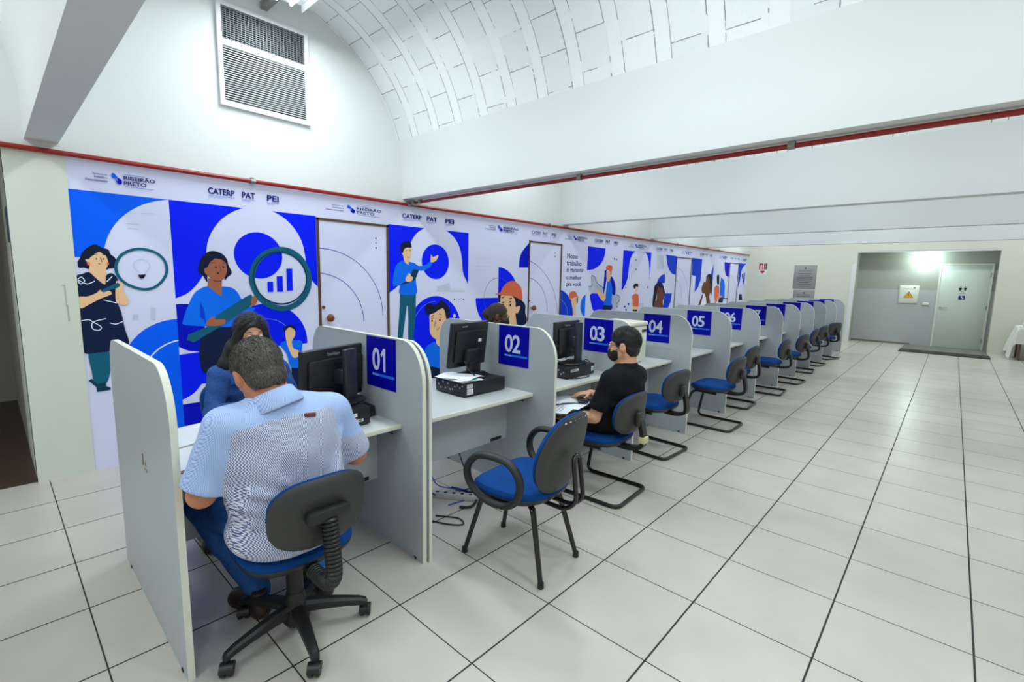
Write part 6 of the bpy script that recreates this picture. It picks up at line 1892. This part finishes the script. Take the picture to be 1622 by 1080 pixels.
    f_, r_, u_ = frame(hf, hu); R = np.array([r_, f_, u_]); sc = 1.05
    S = SDF(hc - 0.17, hc + 0.17, 0.0055)
    S.ell(P(0, -0.014, 0.038), np.array((0.081, 0.101, 0.094)) * sc, 0.0, R=R); S.ell(P(0, -0.044, -0.030), np.array((0.066, 0.056, 0.056)) * sc, 0.03, R=R)
    S.ell(P(0, 0.115, -0.05), np.array((0.12, 0.105, 0.108)) * sc, 0.015, 'sub', R=R)
    for s_ in (-1, 1): S.ell(P(s_ * 0.088, 0.0, -0.03), np.array((0.03, 0.034, 0.05)) * sc, 0.010, 'sub', R=R)
    S.cut(P(0, -0.06, -0.098), -f_ * 0.15 - u_)
    S.add_noise(0.002, lambda X, Y, Z: np.sin(140 * X + 50 * Z) * np.sin(120 * Z + 40 * Y) + 0.8 * np.sin(90 * Y + 70 * X))
    sdf_obj('hair', S, M['hair_b'], t, base, it=1)
    keep = lambda d: (d[2] > -0.5 and d[1] < 0.45 + 0.5 * d[2]) and not (abs(d[0]) > 0.72 and d[2] < 0.05 and d[1] > -0.45)
    strands('hair_strands', P(0, -0.014, 0.036), R, np.array((0.082, 0.102, 0.095)) * sc, keep, 4200, 0.024, 0.0011, M['strand_b'], t, base, 9, (0.2, 0.3, -0.7), 0.5)
    mask_and_specs(P, R, sc, t, base, hc, True)
    eyes(P, sc, t, base, hf)


def mask_and_specs(P, R, sc, t, base, hc, specs):
    S = SDF(hc - 0.15, hc + 0.15, 0.005)
    S.ell(P(0, 0.040, -0.050), np.array((0.067, 0.070, 0.064)) * sc, 0.0, R=R); S.ell(P(0, 0.085, -0.045), np.array((0.030, 0.038, 0.040)) * sc, 0.03, R=R)
    f_ = R[1]; u_ = R[2]
    S.cut(P(0, 0.030, 0), -f_); S.cut(P(0, 0.09, -0.012), u_ - f_ * 0.25); S.cut(P(0, 0.05, -0.112), -u_ + f_ * 0.1)
    sdf_obj('face_mask', S, M['mask'], t, base)
    b = MB()
    for s_ in (-1, 1):
        for a, c in (((s_ * 0.060, 0.045, -0.025), (s_ * 0.080, -0.022, 0.018)), ((s_ * 0.056, 0.045, -0.085), (s_ * 0.078, -0.028, -0.025))): b.tube([P(*a) - base, P(*c) - base], 0.0016, 6)
    b.build('mask_strap', M['mask'], t)
    if specs:
        b = MB()
        for s_ in (-1, 1):
            ring = [P(s_ * 0.033 + 0.024 * math.cos(a), 0.108 - 0.012 * abs(math.cos(a) * (s_ * math.cos(a) > 0)), 0.010 + 0.017 * math.sin(a)) - base for a in np.linspace(0, 2 * PI, 18, False)]
            b.tube(ring, 0.0018, 6, closed=True); b.tube([P(s_ * 0.057, 0.100, 0.014) - base, P(s_ * 0.080, 0.03, 0.016) - base, P(s_ * 0.082, -0.02, 0.012) - base], 0.0017, 6)
        b.tube([P(-0.009, 0.110, 0.012) - base, P(0.009, 0.110, 0.012) - base], 0.0017, 6)
        b.build('spectacles', M['specs'], t)


man_polo()


# ---- seated women behind the desks
def woman(base, label, hc, hf, hu, skin, top_mat, hair_kind, sleeve=True, wrists=None, masked=False):
    base = np.array(base, float)
    t = thing('person', label, 'person', tuple(base))
    hc = np.array(hc, float); f_, r_, u_ = frame(hf, hu); R = np.array([r_, f_, u_]); sc = 0.95
    b0 = base
    pel, belly, chest, upper = b0 + V3(0, 0.0, 0.555), b0 + V3(0, -0.03, 0.68), b0 + V3(0.0, -0.07, 0.83), b0 + V3(0, -0.085, 0.92)
    neck0 = b0 + V3(0, -0.095, 0.995)
    sw = 0.175
    shL, shR = b0 + V3(sw, -0.085, 0.915), b0 + V3(-sw, -0.085, 0.915)
    elL, elR = b0 + V3(0.235, -0.15, 0.70), b0 + V3(-0.235, -0.15, 0.70)
    wL, wR = (np.array(q, float) for q in wrists)
    S = SDF(b0 + V3(-0.36, -0.66, 0.42), b0 + V3(0.36, 0.16, 1.36), 0.006)
    limb(S, [pel, belly, chest, upper], [0.105, 0.09, 0.10, 0.075]); limb(S, [shL, upper, shR], [0.042, 0.058, 0.042])
    P = head_sdf(S, hc, hf, hu, sc, neck0, 0.048); S.cap(neck0, upper, 0.058, 0.066, 0.03)
    for sh, el, wr in ((shL, elL, wL), (shR, elR, wR)):
        limb(S, [sh, el], [0.042, 0.037]); limb(S, [el, wr], [0.037, 0.024], 0.012)
    hand_sdf(S, wL, V3(-0.45, -0.85, -0.1), V3(0, 0, -1), 0.4, -1, 0.92); hand_sdf(S, wR, V3(0.45, -0.85, -0.1), V3(0, 0, -1), 0.4, 1, 0.92)
    sdf_obj('body', S, skin, t, base)
    # top / jacket
    S = SDF(b0 + V3(-0.36, -0.62, 0.46), b0 + V3(0.36, 0.18, 1.08), 0.0065)
    S.ell(pel + V3(0, 0, 0.02), (0.185, 0.145, 0.10), 0.0); S.ell(belly, (0.165, 0.125, 0.15), 0.06); S.ell(chest, (0.175, 0.128, 0.14), 0.05); S.ell(upper, (0.175, 0.10, 0.075), 0.05)
    limb(S, [shL, upper, shR], [0.06, 0.075, 0.06], 0.04)
    for sh, el, wr in ((shL, elL, wL), (shR, elR, wR)):
        limb(S, [sh, el], [0.062, 0.055], 0.03)
        if sleeve: limb(S, [el, el + (wr - el) * 0.92], [0.055, 0.040], 0.02)
    S.add_noise(0.004, lambda X, Y, Z: np.sin(29 * X + 19 * Z) * np.sin(37 * Z + 17 * X + 15 * Y))
    S.cap(neck0 + V3(0, -0.01, -0.02), neck0 + V3(0, -0.03, 0.12), 0.062, 0.07, 0.0, 'sub')
    if sleeve: S.ell(chest + V3(0, -0.17, 0.06), (0.05, 0.08, 0.22), 0.01, 'sub')
    S.cut(V3(0, 0, 0.50), (0, 0, -1))
    sdf_obj('denim_jacket' if sleeve else 'blouse', S, top_mat, t, base, None, 2)
    if sleeve:
        S = SDF(b0 + V3(-0.2, -0.3, 0.6), b0 + V3(0.2, 0.06, 1.05), 0.0065); S.ell(chest + V3(0, 0.01, 0.0), (0.15, 0.118, 0.15), 0.0); S.cap(upper, neck0, 0.07, 0.058, 0.04)
        S.cap(neck0 + V3(0, -0.03, -0.03), neck0 + V3(0, -0.06, 0.12), 0.065, 0.08, 0.0, 'sub')
        sdf_obj('red_top', S, M['redtop'], t, base)
        b = MB()
        for s_ in (-1, 1):
            b.box(-0.045, 0.045, -0.004, 0.004, -0.022, 0.022, b=0.003, xf=Matrix.Translation(tuple(chest + V3(s_ * 0.10, -0.118, 0.055) - base)) @ Matrix.Rotation(s_ * 0.35, 4, 'Z'))
        b.build('pocket_flap', M['denim'], t)
        b = MB()
        for s_ in (-1, 1):
            for (dx, dz) in ((0.10, 0.045), (0.052, 0.0), (0.054, -0.07)): b.ball(tuple(chest + V3(s_ * dx, -0.126, dz) - base), 0.006, 5)
        b.build('button', M['zinc'], t)
        N = 24; vs = []; b = MB()
        for r_c, h_ in ((0.088, -0.03), (0.096, 0.0), (0.082, 0.03), (0.074, 0.03), (0.078, -0.02)):
            for k in range(N):
                a = PI * (-0.28 + 1.56 * k / (N - 1)); vs.append(neck0 + V3(math.cos(a) * r_c, math.sin(a) * r_c, h_ - 0.012) - base)
        b.add(vs, [(i * N + k, i * N + k + 1, (i + 1) * N + k + 1, (i + 1) * N + k) for i in range(4) for k in range(N - 1)]); b.build('jacket_collar', M['denim'], t, smooth=60)
    S = SDF(b0 + V3(-0.46, -0.6, 0.04), b0 + V3(0.28, 0.16, 0.66), 0.008)
    S.ell(pel, (0.17, 0.14, 0.085), 0.0)
    ans = []
    for s_ in (-1, 1):
        kn = b0 + V3(s_ * 0.11, -0.42, 0.50); an = b0 + V3(s_ * 0.10, -0.40, 0.09)
        if sleeve and s_ < 0: kn = b0 + V3(-0.22, -0.40, 0.50); an = b0 + V3(-0.36, -0.32, 0.09)
        ans.append(an)
        limb(S, [pel + V3(s_ * 0.09, -0.03, -0.03), kn], [0.085, 0.06], 0.04); limb(S, [kn, an], [0.058, 0.042], 0.03)
    sdf_obj('trousers', S, M['blackj'] if not sleeve else M['jean'], t, base)
    for an in ans: shoe(t, base, an * V3(1, 1, 0) + V3(0, 0.05, 0), an * V3(1, 1, 0) + V3(0, -0.18, 0), M['leather'], 'shoe', 0.02)
    # hair
    if hair_kind == 'long':
        S = SDF(hc + V3(-0.32, -0.22, -0.46), hc + V3(0.26, 0.24, 0.17), 0.006)
        S.ell(P(0, -0.018, 0.036), np.array((0.084, 0.102, 0.094)) * sc, 0.0, R=R)
        S.ell(P(0, -0.06, -0.05), np.array((0.085, 0.07, 0.11)) * sc, 0.05, R=R)
        for s_ in (-1, 1): limb(S, [P(s_ * 0.074, 0.01, 0.0), P(s_ * (0.090 + 0.02 * (s_ > 0)), -0.005, -0.09), P(s_ * (0.10 + 0.05 * (s_ > 0)), 0.0, -0.20), P(s_ * (0.105 + 0.085 * (s_ > 0)), 0.0, -0.32)], [0.030, 0.038, 0.044, 0.024], 0.04)
        limb(S, [P(0, -0.08, -0.08), P(0, -0.10, -0.22), P(0, -0.10, -0.36)], [0.075, 0.07, 0.05], 0.06)
        S.ell(P(0.008, 0.128, -0.055), np.array((0.096, 0.105, 0.142)) * sc, 0.015, 'sub', R=R)
        S.cap(P(0.01, 0.09, 0.125), P(0.01, -0.04, 0.142), 0.006, 0.005, 0.012, 'sub')
        S.add_noise(0.0026, lambda X, Y, Z: np.sin(120 * X + 4 * Z) * np.sin(100 * Y + 6 * Z))
        sdf_obj('hair', S, M['hair_b'], t, base, it=1)
        strands('hair_strands', P(0, -0.018, 0.034), R, np.array((0.085, 0.103, 0.095)) * sc, lambda d: d[2] > -0.2 and d[1] < 0.35 + 0.5 * d[2], 1500, 0.06, 0.0012, M['strand_b'], t, base, 11, (0.5, -0.1, -0.9), 0.15)
        b = MB()
        for s_ in (-1, 1): b.tube([P(s_ * 0.018, 0.098, 0.042) - base, P(s_ * 0.034, 0.092, 0.045) - base, P(s_ * 0.050, 0.078, 0.036) - base], [0.002, 0.003, 0.0015], 6)
        b.build('eyebrow', M['hair_b'], t)
        b = MB(); b.tube([P(-0.024, 0.096, -0.057) - base, P(0, 0.103, -0.057) - base, P(0.024, 0.096, -0.057) - base], [0.002, 0.005, 0.002], 6); b.build('lips', M['lip'], t)
    else:
        S = SDF(hc - 0.2, hc + 0.2, 0.005)
        S.ell(P(0, -0.016, 0.036), np.array((0.080, 0.100, 0.092)) * sc, 0.0, R=R); S.ell(P(0, -0.05, -0.03), np.array((0.064, 0.055, 0.055)) * sc, 0.03, R=R)
        S.ell(P(0, 0.112, -0.045), np.array((0.12, 0.105, 0.110)) * sc, 0.015, 'sub', R=R)
        for s_ in (-1, 1): S.ell(P(s_ * 0.085, 0.0, -0.03), np.array((0.03, 0.034, 0.05)) * sc, 0.012, 'sub', R=R)
        S.ell(P(0, -0.115, 0.0), np.array((0.05, 0.04, 0.05)) * sc, 0.015, R=R)
        S.cut(P(0, -0.06, -0.085), -u_)
        # cornrows running from brow to bun
        rr, ff, uu = R
        def rows(X, Y, Z):
            a = (X - hc[0]) * rr[0] + (Y - hc[1]) * rr[1] + (Z - hc[2]) * rr[2]
            d = (X - hc[0]) * ff[0] + (Y - hc[1]) * ff[1] + (Z - hc[2]) * ff[2]
            return np.cos(a * 330) + 0.4 * np.cos(d * 420)
        S.add_noise(0.0030, rows)
        sdf_obj('braided_hair', S, M['hair_r'], t, base, it=1)
    if masked: mask_and_specs(P, R, sc, t, base, hc, True)
    eyes(P, sc, t, base, hf)


woman((-0.60, 1.58, 0), 'woman with long black hair in a denim jacket and red top seated behind booth 01', (-0.605, 1.42, 1.165), (-0.10, -0.95, -0.22), (-0.05, -0.20, 0.97), M['skin_c'], M['denim'], 'long', True, ((-0.48, 1.10, 0.785), (-0.78, 1.10, 0.785)))
woman((1.49, 1.52, 0), 'braided-haired woman in glasses and a black mask seated behind booth 03', (1.52, 1.345, 1.185), (0.72, -0.66, -0.20), (0.16, -0.12, 0.98), M['skin_d'], M['blouse'], 'braids', False, ((1.62, 1.08, 0.785), (1.36, 1.08, 0.785)), True)
